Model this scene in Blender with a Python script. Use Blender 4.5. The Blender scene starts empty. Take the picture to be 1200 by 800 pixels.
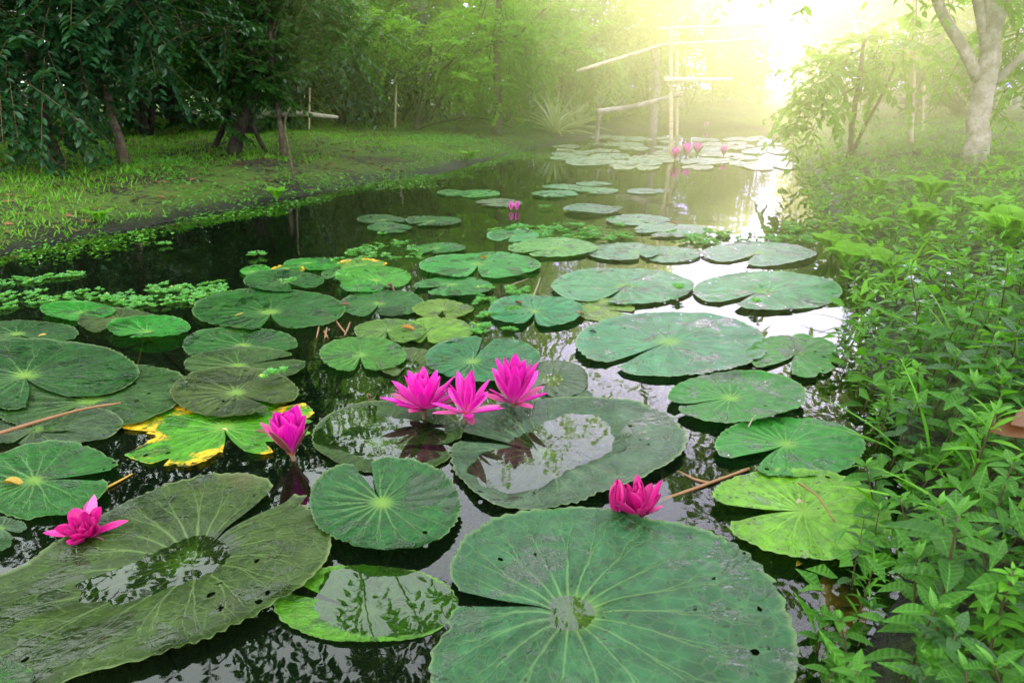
import bpy, math, random
import numpy as np
from mathutils import Vector, Matrix

random.seed(7)
RNG = np.random.default_rng(11)
PI = math.pi
SC = bpy.context.scene
COL = SC.collection

# ------------------------------------------------------------------ camera
CAM_H, PITCH, FOC = 0.70, math.radians(20.0), 800.0      # FOC for a 1200 px wide frame = 24 mm on 36 mm
cam_d = bpy.data.cameras.new('camera')
cam = bpy.data.objects.new('camera', cam_d)
COL.objects.link(cam)
cam.location = (0, 0, CAM_H)
cam.rotation_euler = (PI / 2 - PITCH, 0, 0)
cam_d.sensor_width = 36.0
cam_d.lens = 24.0
cam_d.clip_start = 0.02
cam_d.clip_end = 500.0
cam_d.dof.use_dof = True
cam_d.dof.focus_distance = 1.75
cam_d.dof.aperture_fstop = 10.0
SC.camera = cam

_F = np.array([0, math.cos(PITCH), -math.sin(PITCH)])
_U = np.array([0, math.sin(PITCH), math.cos(PITCH)])
_R = np.array([1.0, 0, 0])

def ray(px, py):
    return _R * ((px - 600) / FOC) + _U * ((400 - py) / FOC) + _F

def at(px, py, z=0.0):
    """world point on the level z seen at photo position px, py"""
    d = ray(px, py)
    t = (z - CAM_H) / d[2]
    return np.array([0, 0, CAM_H]) + d * t

def at_y(px, py, Y):
    d = ray(px, py)
    return np.array([0, 0, CAM_H]) + d * (Y / d[1])

# ------------------------------------------------------------------ helpers
def tag(o, label=None, cat=None, group=None, kind=None):
    if label: o['label'] = label
    if cat: o['category'] = cat
    if group: o['group'] = group
    if kind: o['kind'] = kind
    return o

def empty(name, loc=(0, 0, 0), rot=(0, 0, 0), scale=1.0):
    o = bpy.data.objects.new(name, None)
    COL.objects.link(o)
    o.location = loc
    o.rotation_euler = rot
    o.scale = (scale, scale, scale)
    o.empty_display_size = 0.05
    return o

def link(name, me, parent=None):
    o = bpy.data.objects.new(name, me)
    COL.objects.link(o)
    if parent: o.parent = parent
    return o

class MB:
    """collects vertices, faces and per-vertex attributes; builds ONE mesh"""
    def __init__(self):
        self.v, self.f, self.n = [], [], 0
        self.a = {}
        self.mi = []
    def add(self, v, faces, attrs=None, mi=0):
        v = np.asarray(v, float).reshape(-1, 3)
        for k in faces:
            k = np.asarray(k, np.int64)
            if len(k):
                self.f.append(k + self.n)
                self.mi.append(np.full(len(k), mi, np.int32))
        attrs = attrs or {}
        for key in set(self.a) | set(attrs):
            lst = self.a.setdefault(key, [np.zeros(self.n)] if self.n else [])
            lst.append(np.asarray(attrs.get(key, np.zeros(len(v))), float).reshape(-1) * np.ones(len(v)))
        self.v.append(v)
        self.n += len(v)
    def mesh(self, name, mats, smooth=True):
        me = bpy.data.meshes.new(name)
        v = np.concatenate(self.v) if self.v else np.zeros((0, 3))
        me.vertices.add(len(v))
        me.vertices.foreach_set('co', v.astype(np.float32).ravel())
        loops = np.concatenate([k.ravel() for k in self.f])
        cnt = np.concatenate([np.full(len(k), k.shape[1]) for k in self.f])
        me.loops.add(len(loops))
        me.loops.foreach_set('vertex_index', loops.astype(np.int32))
        me.polygons.add(len(cnt))
        st = np.concatenate([[0], np.cumsum(cnt)[:-1]])
        me.polygons.foreach_set('loop_start', st.astype(np.int32))
        me.polygons.foreach_set('loop_total', cnt.astype(np.int32))
        mi = np.concatenate(self.mi)
        if not isinstance(mats, (list, tuple)): mats = [mats]
        for m in mats: me.materials.append(m)
        me.polygons.foreach_set('material_index', mi.astype(np.int32))
        me.polygons.foreach_set('use_smooth', np.full(len(cnt), smooth))
        for key, lst in self.a.items():
            at_ = me.attributes.new(key, 'FLOAT', 'POINT')
            at_.data.foreach_set('value', np.concatenate(lst).astype(np.float32))
        me.update(calc_edges=True)
        me.validate()
        return me
    def build(self, name, mats, parent=None, smooth=True):
        return link(name, self.mesh(name, mats, smooth), parent)

def nrm(a):
    a = np.asarray(a, float)
    return a / np.maximum(np.linalg.norm(a, axis=-1, keepdims=True), 1e-9)

def tube(mb, pts, rad, seg=7, mi=0, attrs=None, cap=True):
    pts = np.asarray(pts, float)
    n = len(pts)
    rad = np.ones(n) * np.asarray(rad, float)
    tan = nrm(np.gradient(pts, axis=0))
    ref = np.array([0.31, 0.93, 0.2]) if abs(tan[0] @ np.array([0.31, 0.93, 0.2])) < 0.9 else np.array([1.0, 0, 0])
    a = nrm(np.cross(tan, ref))
    b = np.cross(tan, a)
    th = np.linspace(0, 2 * PI, seg, endpoint=False)
    ring = pts[:, None, :] + rad[:, None, None] * (np.cos(th)[None, :, None] * a[:, None, :] + np.sin(th)[None, :, None] * b[:, None, :])
    i = np.arange(n - 1)[:, None] * seg
    j = np.arange(seg)[None, :]
    j2 = (j + 1) % seg
    q = np.stack([i + j, i + j2, i + seg + j2, i + seg + j], -1).reshape(-1, 4)
    fs = [q]
    if cap: fs.append(np.array([np.arange(seg)[::-1]])); fs.append(np.array([(n - 1) * seg + np.arange(seg)]))
    mb.add(ring.reshape(-1, 3), fs, attrs, mi)

def bez(p0, p1, p2, n=8):
    t = np.linspace(0, 1, n)[:, None]
    p0, p1, p2 = map(lambda p: np.asarray(p, float), (p0, p1, p2))
    return (1 - t) ** 2 * p0 + 2 * t * (1 - t) * p1 + t ** 2 * p2

def smooth_path(pts, n=24):
    pts = np.asarray(pts, float)
    s = np.concatenate([[0], np.cumsum(np.linalg.norm(np.diff(pts, axis=0), axis=1))])
    t = np.linspace(0, s[-1], n)
    out = np.stack([np.interp(t, s, pts[:, k]) for k in range(3)], -1)
    for _ in range(3):
        out[1:-1] = (out[:-2] + 2 * out[1:-1] + out[2:]) / 4
    return out

# leaf templates: x along 0..1, y across, z up; returns verts, quads, (lu, lv)
def leaf_tpl(ns=4, prof='lance', fold=0.25, curl=0.25):
    xs = np.linspace(0, 1, ns + 1)
    if prof == 'lance': w = np.sin(PI * xs ** 0.8) ** 0.85
    elif prof == 'obov': w = np.sin(PI * xs ** 1.5) ** 0.7
    elif prof == 'ellip': w = np.sin(PI * xs) ** 0.7
    elif prof == 'strap': w = np.minimum(1, 0.55 + xs * 1.2) * np.clip((1 - xs) * 2.2, 0, 1) ** 0.8
    w = w * 0.5
    w[-1] = 0.0
    w[0] = max(w[0], 0.03)
    z = -curl * xs ** 2
    v, lu, lv = [], [], []
    for k in range(ns + 1):
        for s in (-1, 0, 1):
            v.append((xs[k], s * w[k], z[k], abs(s) * fold * w[k] * 1.4))
            lu.append(xs[k]); lv.append(s * (1 if w[k] > 0 else 0))
    q = []
    for k in range(ns):
        for s in (0, 1):
            q.append((k * 3 + s, (k + 1) * 3 + s, (k + 1) * 3 + s + 1, k * 3 + s + 1))
    q = np.array(q)[:, ::-1]
    return np.array(v), q, np.array(lu), np.array(lv)

def leaf_lo(fold=0.3, curl=0.15, fat=0.45):
    v = np.array([(0, 0, 0, 0), (fat, -.5, -curl * .2, fold * .7), (1, 0, -curl, 0), (fat, .5, -curl * .2, fold * .7), (fat, 0, -curl * .2, 0)])
    q = np.array([(0, 1, 2, 4), (0, 4, 2, 3)])
    return v, q, np.array([0, fat, 1, fat, fat]), np.array([0, -1, 0, 1, 0.])

def put_leaves(mb, tpl, P, D, Nn, L, W, rnd=None, mi=0, shade=None):
    """vectorised leaves: positions P, directions D, rough normals Nn, length L, width W"""
    tv, tq, lu, lv = tpl
    P = np.asarray(P, float).reshape(-1, 3); n = len(P)
    if n == 0: return
    D = nrm(np.asarray(D, float).reshape(-1, 3) * np.ones((n, 1)))
    Nn = np.asarray(Nn, float).reshape(-1, 3) * np.ones((n, 1))
    B = nrm(np.cross(Nn, D)); Nz = np.cross(D, B)
    L = np.asarray(L, float) * np.ones(n); W = np.asarray(W, float) * np.ones(n)
    V = P[:, None, :] + tv[None, :, 0, None] * (L[:, None] )[:, :, None] * D[:, None, :] \
        + tv[None, :, 1, None] * W[:, None, None] * B[:, None, :] + (tv[None, :, 2, None] * L[:, None, None] + tv[None, :, 3, None] * W[:, None, None]) * Nz[:, None, :]
    q = (tq[None] + (np.arange(n) * len(tv))[:, None, None]).reshape(-1, tq.shape[1])
    if rnd is None: rnd = RNG.random(n)
    k = len(tv)
    mb.add(V.reshape(-1, 3), [q], {'rnd': np.repeat(rnd, k), 'lu': np.tile(lu, n), 'lv': np.tile(lv, n)}, mi)

def rand_unit(n):
    return nrm(RNG.normal(size=(n, 3)))

class Noise2:
    def __init__(self, seed, n=14, f0=1.0, f1=6.0):
        r = np.random.default_rng(seed)
        ang = r.random(n) * 2 * PI
        fr = f0 * (f1 / f0) ** r.random(n)
        self.k = np.stack([np.cos(ang) * fr, np.sin(ang) * fr], 0)
        self.p = r.random(n) * 2 * PI
        self.w = (f0 / fr) ** 0.7
        self.w /= np.sqrt((self.w ** 2).sum() / 2)
    def __call__(self, x, y):
        x = np.asarray(x, float); y = np.asarray(y, float)
        return (np.sin(x[..., None] * self.k[0] + y[..., None] * self.k[1] + self.p) * self.w).sum(-1)

# ------------------------------------------------------------------ materials
class NT:
    def __init__(self, name):
        self.m = bpy.data.materials.new(name)
        self.m.use_nodes = True
        self.t = self.m.node_tree
        self.t.nodes.clear()
        self.out = self.n('ShaderNodeOutputMaterial')
    def n(self, typ, **kw):
        nd = self.t.nodes.new(typ)
        for k, v in kw.items(): setattr(nd, k, v)
        return nd
    def l(self, a, b):
        self.t.links.new(a, b)
    def sock(self, x, inp):
        if isinstance(x, (int, float)): inp.default_value = x
        elif isinstance(x, (tuple, list)):
            inp.default_value = tuple(x) + ((1.0,) if len(x) == 3 and len(inp.default_value) == 4 else ())
        else: self.l(x, inp)
    def math(self, op, a, b=None, c=None, clamp=False):
        nd = self.n('ShaderNodeMath', operation=op, use_clamp=clamp)
        self.sock(a, nd.inputs[0])
        if b is not None: self.sock(b, nd.inputs[1])
        if c is not None: self.sock(c, nd.inputs[2])
        return nd.outputs[0]
    def mix(self, f, a, b, mode='MIX'):
        nd = self.n('ShaderNodeMix', data_type='RGBA', blend_type=mode)
        self.sock(f, nd.inputs[0]); self.sock(a, nd.inputs[6]); self.sock(b, nd.inputs[7])
        return nd.outputs[2]
    def attr(self, name):
        nd = self.n('ShaderNodeAttribute', attribute_name=name)
        return nd.outputs['Fac']
    def noise(self, vec, scale, detail=4, rough=.55, dist=0.0):
        nd = self.n('ShaderNodeTexNoise')
        if vec is not None: self.l(vec, nd.inputs['Vector'])
        nd.inputs['Scale'].default_value = scale
        nd.inputs['Detail'].default_value = detail
        nd.inputs['Roughness'].default_value = rough
        nd.inputs['Distortion'].default_value = dist
        return nd.outputs['Fac']
    def ramp(self, f, lo, hi):
        nd = self.n('ShaderNodeMapRange', interpolation_type='SMOOTHSTEP')
        self.sock(f, nd.inputs[0]); nd.inputs[1].default_value = lo; nd.inputs[2].default_value = hi
        return nd.outputs[0]
    def pos(self):
        return self.n('ShaderNodeNewGeometry').outputs['Position']
    def objpos(self):
        return self.n('ShaderNodeTexCoord').outputs['Object']
    def bump(self, h, strength=.3, dist=.01, nin=None):
        nd = self.n('ShaderNodeBump')
        nd.inputs['Strength'].default_value = strength
        nd.inputs['Distance'].default_value = dist
        self.l(h, nd.inputs['Height'])
        if nin is not None: self.l(nin, nd.inputs['Normal'])
        return nd.outputs[0]
    def bsdf(self, col, rough, spec=.5, normal=None):
        nd = self.n('ShaderNodeBsdfPrincipled')
        self.sock(col, nd.inputs['Base Color']); self.sock(rough, nd.inputs['Roughness'])
        self.sock(spec, nd.inputs['Specular IOR Level'])
        if normal is not None: self.l(normal, nd.inputs['Normal'])
        return nd
    def finish(self, shader):
        self.l(shader, self.out.inputs['Surface'])
        return self.m
    def with_translucent(self, bs, tcol, fac, normal=None):
        tr = self.n('ShaderNodeBsdfTranslucent')
        self.sock(tcol, tr.inputs['Color'])
        if normal is not None: self.l(normal, tr.inputs['Normal'])
        mx = self.n('ShaderNodeMixShader')
        self.sock(fac, mx.inputs[0]); self.l(bs.outputs[0], mx.inputs[1]); self.l(tr.outputs[0], mx.inputs[2])
        return mx.outputs[0]

def leaf_mat(name, dark, light, trans=(.18, .30, .03), tf=.35, rough=.38, spec=.5, vein=0.0, yellow=None, obj_rand=.35, tip=None):
    t = NT(name)
    rnd = t.attr('rnd')
    oi = t.n('ShaderNodeObjectInfo').outputs['Random']
    f = t.math('ADD', t.math('MULTIPLY', rnd, 1 - obj_rand), t.math('MULTIPLY', oi, obj_rand))
    pn = t.noise(t.pos(), 14.0, 2)
    f = t.math('ADD', t.math('MULTIPLY', f, .75), t.math('MULTIPLY', pn, .35), clamp=True)
    col = t.mix(f, dark, light)
    if yellow:
        col = t.mix(t.math('GREATER_THAN', rnd, yellow[1]), col, yellow[0])
    if tip:
        col = t.mix(t.ramp(t.attr('lu'), .2, 1.0), tip, col)
    nrm_ = None
    lv = t.attr('lv'); lu = t.attr('lu')
    alv = t.math('ABSOLUTE', lv)
    rib = t.ramp(alv, .12, .02)
    col = t.mix(t.math('MULTIPLY', rib, .35), col, tuple(min(1, c * 2.2 + .02) for c in light))
    if vein > 0:
        ph = t.math('ADD', t.math('MULTIPLY', alv, 20.0), t.math('MULTIPLY', t.math('SUBTRACT', lu, t.math('MULTIPLY', alv, .35)), 46.0))
        s = t.math('SINE', ph)
        col = t.mix(t.math('MULTIPLY', t.ramp(s, .3, 1.0), vein * .35), col, tuple(c * .45 for c in dark))
        nrm_ = t.bump(t.math('ADD', s, t.math('MULTIPLY', rib, -3.0)), .35 * vein, .003)
    bs = t.bsdf(col, rough, spec, nrm_)
    tc = t.mix(.5, trans, t.mix(1.0, col, (2.0, 2.4, .8), 'MULTIPLY'))
    return t.finish(t.with_translucent(bs, tc, tf))

def bark_mat(name, c1, c2, scale=18, rough=.85):
    t = NT(name)
    p = t.objpos()
    n1 = t.noise(p, scale, 5, .6); n2 = t.noise(p, scale * 4.5, 4, .6)
    col = t.mix(t.ramp(n1, .35, .65), c1, c2)
    col = t.mix(t.math('MULTIPLY', t.ramp(n2, .45, .75), .5), col, tuple(c * .35 for c in c1))
    mossf = t.math('MULTIPLY', t.ramp(t.noise(p, scale * .35, 3), .5, .7), .35)
    col = t.mix(mossf, col, (.06, .10, .03))
    b = t.bump(t.math('ADD', n2, t.math('MULTIPLY', n1, 2.0)), .6, .01)
    return t.finish(t.bsdf(col, rough, .25, b).outputs[0])

def plain_mat(name, col, rough=.5, spec=.4, var=.3, scale=30, trans=None, tf=0.0):
    t = NT(name)
    n1 = t.noise(t.objpos(), scale, 3)
    c = t.mix(t.math('MULTIPLY', n1, var * 2), col, tuple(x * .35 for x in col))
    bs = t.bsdf(c, rough, spec, t.bump(n1, .25, .003))
    if tf: return t.finish(t.with_translucent(bs, trans or col, tf))
    return t.finish(bs.outputs[0])

def pad_mat(name='pad_surface', decay=False):
    """lily pad blade: forking veins from the u (around) and r (outward) of the blade"""
    t = NT(name)
    oi = t.n('ShaderNodeObjectInfo')
    base = oi.outputs['Color']; orand = oi.outputs['Random']
    u = t.attr('u'); r = t.attr('r'); rad = t.attr('rad')
    p = t.pos()
    cx = t.n('ShaderNodeCombineXYZ')
    t.l(t.math('MULTIPLY', u, 9.0), cx.inputs[0]); t.l(t.math('MULTIPLY', r, 2.2), cx.inputs[1]); t.l(t.math('MULTIPLY', orand, 37.0), cx.inputs[2])
    pv = cx.outputs[0]
    wob = t.math('SUBTRACT', t.noise(pv, 1.6, 3), .5)
    N = 19.0
    uu = t.math('ADD', t.math('MULTIPLY', u, N), t.math('MULTIPLY', t.math('MULTIPLY', wob, r), .9))
    tt = t.math('SUBTRACT', t.math('FRACT', uu), .5)
    a = t.math('ABSOLUTE', tt)
    s1 = t.math('MULTIPLY', t.math('MAXIMUM', t.math('SUBTRACT', r, .42), 0.0), .46)
    b = t.math('ABSOLUTE', t.math('SUBTRACT', a, s1))
    s2 = t.math('MULTIPLY', t.math('MAXIMUM', t.math('SUBTRACT', r, .68), 0.0), .34)
    c = t.math('ABSOLUTE', t.math('SUBTRACT', b, s2))
    dist = t.math('MULTIPLY', t.math('MULTIPLY', c, r), t.math('MULTIPLY', rad, 2 * PI / N))       # metres
    vw = t.math('MULTIPLY', t.math('SUBTRACT', 1.2, r), .0030)
    vein = t.math('SUBTRACT', 1.0, t.math('DIVIDE', dist, vw), clamp=True)
    vein = t.math('POWER', vein, .8)
    # fine netted veins
    net = t.n('ShaderNodeTexVoronoi', feature='DISTANCE_TO_EDGE')
    cx2 = t.n('ShaderNodeCombineXYZ')
    t.l(t.math('MULTIPLY', u, 46.0), cx2.inputs[0]); t.l(t.math('MULTIPLY', r, 11.0), cx2.inputs[1]); t.l(orand, cx2.inputs[2])
    t.l(cx2.outputs[0], net.inputs['Vector']); net.inputs['Scale'].default_value = 1.0
    netv = t.ramp(net.outputs['Distance'], .10, .0)
    streak = t.noise(cx2.outputs[0], .55, 5, .65)
    blot = t.noise(p, 11.0, 4, .6)
    fine = t.noise(p, 60.0, 4, .6)
    col = t.mix(t.ramp(streak, .3, .75), t.mix(1.0, base, (.52, .60, .52), 'MULTIPLY'), t.mix(1.0, base, (1.50, 1.40, 1.42), 'MULTIPLY'))
    col = t.mix(t.math('MULTIPLY', t.ramp(blot, .45, .68), .6), col, t.mix(1.0, base, (.5, .55, .42), 'MULTIPLY'))
    lightc = t.mix(.55, t.mix(1.0, base, (2.0, 1.9, 1.7), 'MULTIPLY'), (.20, .30, .10))
    col = t.mix(t.math('MULTIPLY', vein, t.math('SUBTRACT', .62, t.math('MULTIPLY', r, .38))), col, lightc)
    col = t.mix(t.math('MULTIPLY', netv, .12), col, lightc)
    hubf = t.ramp(r, .20, .02)
    col = t.mix(t.math('MULTIPLY', hubf, .7), col, (.16, .30, .04))
    rimf = t.ramp(r, .965, 1.0)
    col = t.mix(t.math('MULTIPLY', rimf, .5), col, t.mix(.5, lightc, (.16, .20, .09)))
    # small dark specks and old damage
    vor = t.n('ShaderNodeTexVoronoi'); t.l(p, vor.inputs['Vector']); vor.inputs['Scale'].default_value = 75.0
    brown = t.math('MULTIPLY', t.ramp(t.noise(p, 3.2, 5, .7), .56, .72), t.ramp(r, .35, .95))
    col = t.mix(t.math('MULTIPLY', brown, .55), col, (.075, .065, .018))
    spk = t.math('MULTIPLY', t.ramp(t.math('ADD', vor.outputs['Distance'], t.math('MULTIPLY', t.math('SUBTRACT', fine, .5), .5)), .24, .16), t.ramp(t.noise(p, 7.0, 3), .46, .60))
    col = t.mix(t.math('MULTIPLY', spk, .85), col, (.008, .012, .004))
    if decay:
        dn = t.noise(p, 7.0, 5, .65)
        yl = t.ramp(t.math('ADD', t.math('MULTIPLY', r, .50), t.math('MULTIPLY', dn, 1.6)), 1.20, 1.32)
        col = t.mix(yl, col, (.62, .36, .015))
        hole = t.ramp(t.math('ADD', t.noise(cx2.outputs[0], .9, 5, .7), t.math('MULTIPLY', r, .22)), .74, .79)
        col = t.mix(hole, col, (.006, .008, .004))
    # wet film in patches
    wet = t.ramp(t.noise(p, 9.0, 5, .62, .4), .545, .61)
    wet2 = t.math('MULTIPLY', t.ramp(t.noise(p, 30.0, 3, .6, .6), .60, .66), t.ramp(t.noise(p, 4.0, 2), .42, .56))
    wet = t.math('MAXIMUM', wet, wet2)
    col = t.mix(t.math('MULTIPLY', wet, .72), col, t.mix(1.0, base, (.24, .36, .16), 'MULTIPLY'))
    rough = t.math('SUBTRACT', .40, t.math('MULTIPLY', wet, .32))
    rough = t.math('ADD', rough, t.math('MULTIPLY', t.math('SUBTRACT', fine, .5), .16))
    h = t.math('ADD', t.math('MULTIPLY', vein, -.35), t.math('MULTIPLY', streak, 1.8))
    h = t.math('ADD', h, t.math('MULTIPLY', fine, .8))
    h = t.math('SUBTRACT', h, t.math('MULTIPLY', netv, .18))
    h = t.math('ADD', h, t.math('MULTIPLY', blot, 2.0))
    nb = t.bump(h, .6, .005)
    bs = t.bsdf(col, rough, t.math('ADD', .30, t.math('MULTIPLY', wet, .30)), nb)
    tc = t.mix(1.0, col, (1.8, 2.4, .8), 'MULTIPLY')
    sh = t.with_translucent(bs, tc, .15)
    v2 = t.n('ShaderNodeTexVoronoi'); t.l(p, v2.inputs['Vector']); v2.inputs['Scale'].default_value = 30.0
    hv = t.math('ADD', v2.outputs['Distance'], t.math('MULTIPLY', t.math('SUBTRACT', fine, .5), .45))
    hole_ = t.math('MULTIPLY', t.math('LESS_THAN', hv, .15), t.math('GREATER_THAN', t.math('ADD', t.noise(p, 4.3, 3), t.math('MULTIPLY', r, .12)), .64))
    tp = t.n('ShaderNodeBsdfTransparent')
    mx = t.n('ShaderNodeMixShader'); t.l(hole_, mx.inputs[0]); t.l(sh, mx.inputs[1]); t.l(tp.outputs[0], mx.inputs[2])
    return t.finish(mx.outputs[0])

def water_mat():
    t = NT('pond_water')
    p = t.pos()
    n1 = t.noise(p, 2.2, 2, .5); n2 = t.noise(p, 13.0, 3, .5)
    nb = t.bump(t.math('ADD', n1, t.math('MULTIPLY', n2, .05)), .035, .10)
    fr = t.n('ShaderNodeFresnel'); fr.inputs['IOR'].default_value = 1.47; t.l(nb, fr.inputs['Normal'])
    gl = t.n('ShaderNodeBsdfGlossy'); gl.inputs['Roughness'].default_value = .015; t.l(nb, gl.inputs['Normal'])
    gl.inputs['Color'].default_value = (.96, 1, 1, 1)
    tr = t.n('ShaderNodeBsdfTransparent'); tr.inputs['Color'].default_value = (.74, .84, .50, 1)
    df = t.n('ShaderNodeBsdfDiffuse'); df.inputs['Color'].default_value = (.006, .014, .008, 1)
    m1 = t.n('ShaderNodeMixShader'); m1.inputs[0].default_value = .16
    t.l(tr.outputs[0], m1.inputs[1]); t.l(df.outputs[0], m1.inputs[2])
    m2 = t.n('ShaderNodeMixShader'); t.l(fr.outputs[0], m2.inputs[0])
    t.l(m1.outputs[0], m2.inputs[1]); t.l(gl.outputs[0], m2.inputs[2])
    # a little floating dust
    vor = t.n('ShaderNodeTexVoronoi'); t.l(p, vor.inputs['Vector']); vor.inputs['Scale'].default_value = 55.0
    dust = t.math('MULTIPLY', t.ramp(vor.outputs['Distance'], .075, .05), t.ramp(t.noise(p, 3.0, 3), .54, .66))
    dd = t.n('ShaderNodeBsdfDiffuse'); dd.inputs['Color'].default_value = (.30, .36, .32, 1)
    m3 = t.n('ShaderNodeMixShader'); t.l(dust, m3.inputs[0]); t.l(m2.outputs[0], m3.inputs[1]); t.l(dd.outputs[0], m3.inputs[2])
    return t.finish(m3.outputs[0])

def ground_mat():
    t = NT('bank_soil')
    p = t.pos()
    sx = t.n('ShaderNodeSeparateXYZ'); t.l(p, sx.inputs[0])
    n1 = t.noise(p, 1.6, 5, .6); n2 = t.noise(p, 24.0, 5, .65); n3 = t.noise(p, 90.0, 3)
    soil = t.mix(t.ramp(n2, .35, .7), (.014, .010, .006), (.075, .052, .030))
    moss = t.mix(n3, (.045, .105, .010), (.14, .25, .024))
    g = t.ramp(t.math('ADD', n1, t.math('MULTIPLY', t.math('SUBTRACT', n2, .5), .7)), .36, .56)
    col = t.mix(t.math('MULTIPLY', g, .85), soil, moss)
    wetf = t.ramp(sx.outputs[2], .09, .0)
    col = t.mix(wetf, col, (.010, .011, .006))
    nb = t.bump(t.math('ADD', n2, t.math('MULTIPLY', n3, .5)), 1.0, .06)
    return t.finish(t.bsdf(col, t.math('SUBTRACT', .9, t.math('MULTIPLY', wetf, .4)), .3, nb).outputs[0])
# ------------------------------------------------------------------ terrain and water
_left_px = [(0, 300), (120, 273), (230, 252), (330, 237), (430, 216), (520, 198), (600, 181), (660, 166), (705, 158), (770, 150)]
_right_px = [(880, 150), (915, 166), (930, 180), (940, 200), (952, 225), (962, 255), (985, 290), (1010, 325), (1010, 360), (1000, 400), (1010, 450), (1040, 500), (1062, 560), (1060, 640), (1040, 690), (1010, 740), (985, 790)]
POND = [(-7.0, -3.0), (-7.0, 2.2)] + [tuple(at(x, y)[:2]) for x, y in _left_px] + [tuple(at(x, y)[:2]) for x, y in _right_px] + [(0.36, 0.2), (0.40, -3.0)]
POND = np.array(POND)

def pond_dist(x, y):
    """signed distance to the shoreline, positive on land"""
    x = np.asarray(x, float); y = np.asarray(y, float)
    a = POND; b = np.roll(POND, -1, 0)
    dmin = np.full(x.shape, 1e9); inside = np.zeros(x.shape, bool)
    for (ax, ay), (bx, by) in zip(a, b):
        ex, ey = bx - ax, by - ay
        t = np.clip(((x - ax) * ex + (y - ay) * ey) / (ex * ex + ey * ey + 1e-12), 0, 1)
        dmin = np.minimum(dmin, np.hypot(x - ax - t * ex, y - ay - t * ey))
        c = ((ay > y) != (by > y)) & (x < (bx - ax) * (y - ay) / (by - ay + 1e-12) + ax)
        inside ^= c
    return np.where(inside, -dmin, dmin)

_gn = Noise2(3, 14, 1.0, 9.0)
_gn2 = Noise2(4, 14, 8.0, 40.0)
def ground_h(x, y):
    x = np.asarray(x, float); y = np.asarray(y, float)
    d = pond_dist(x, y) + .05 * _gn(x, y)
    right = 1 / (1 + np.exp(-(x - .15 * y + .0) * 3))
    up = np.maximum(d, 0)
    land_l = .20 * (1 - np.exp(-up / .55)) + .012 * up
    land_r = .26 * (1 - np.exp(-up / .32)) + .010 * up
    land = (1 - right) * land_l + right * land_r
    land = land + np.minimum(up, 1) * (.018 * _gn(x * 1.3, y * 1.3) + .008 * _gn2(x, y))
    bed = -.45 * (1 - np.exp(np.minimum(d, 0) / .35))
    return np.where(d > 0, np.minimum(land, 1.2), bed)

def gp(px, py):
    """point of the ground seen at photo position px, py"""
    z = 0.0
    for _ in range(12):
        p = at(px, py, z)
        z = .5 * z + .5 * max(0.0, float(ground_h(p[0], p[1])))
    p = at(px, py, z)
    return np.array([p[0], p[1], max(0.0, float(ground_h(p[0], p[1])))])

def gz(x, y):
    return float(ground_h(x, y))

gx = np.unique(np.concatenate([np.linspace(-90, -9, 16), np.linspace(-9, 9, 200), np.linspace(9, 90, 16)]))
gy = np.unique(np.concatenate([np.linspace(-60, -2, 12), np.linspace(-2, 8, 150), np.linspace(8, 20, 70), np.linspace(20, 150, 20)]))
X, Y = np.meshgrid(gx, gy)
Z = ground_h(X, Y)
nx_, ny_ = len(gx), len(gy)
ii = (np.arange(ny_ - 1)[:, None] * nx_ + np.arange(nx_ - 1)[None, :])
quads = np.stack([ii, ii + 1, ii + nx_ + 1, ii + nx_], -1).reshape(-1, 4)
mb = MB(); mb.add(np.stack([X, Y, Z], -1).reshape(-1, 3), [quads])
M_ground = ground_mat()
tag(mb.build('ground', M_ground), kind='structure')

mb = MB()
wx = np.linspace(-7.5, 8.5, 9); wy = np.linspace(-3.2, 18.5, 12)
X, Y = np.meshgrid(wx, wy)
ii = (np.arange(11)[:, None] * 9 + np.arange(8)[None, :])
mb.add(np.stack([X, Y, 0 * X], -1).reshape(-1, 3), [np.stack([ii, ii + 1, ii + 10, ii + 9], -1).reshape(-1, 4)])
tag(mb.build('pond_water', water_mat()), kind='structure')

# ------------------------------------------------------------------ lily pads
M_pad = pad_mat()
M_decay = pad_mat('pad_surface_decaying', True)
M_stalk = plain_mat('brown_stalk', (.10, .045, .020), .45, .4)
M_green_stem = plain_mat('green_stem', (.06, .13, .03), .4, .4)

def ell(cx, cy, rx, ry, rot=0.0, n=28):
    th = np.linspace(0, 2 * PI, n, endpoint=False)
    c, s = math.cos(rot), math.sin(rot)
    return [(cx + rx * math.cos(a) * c - ry * math.sin(a) * s, cy + rx * math.cos(a) * s + ry * math.sin(a) * c) for a in th]

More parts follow.
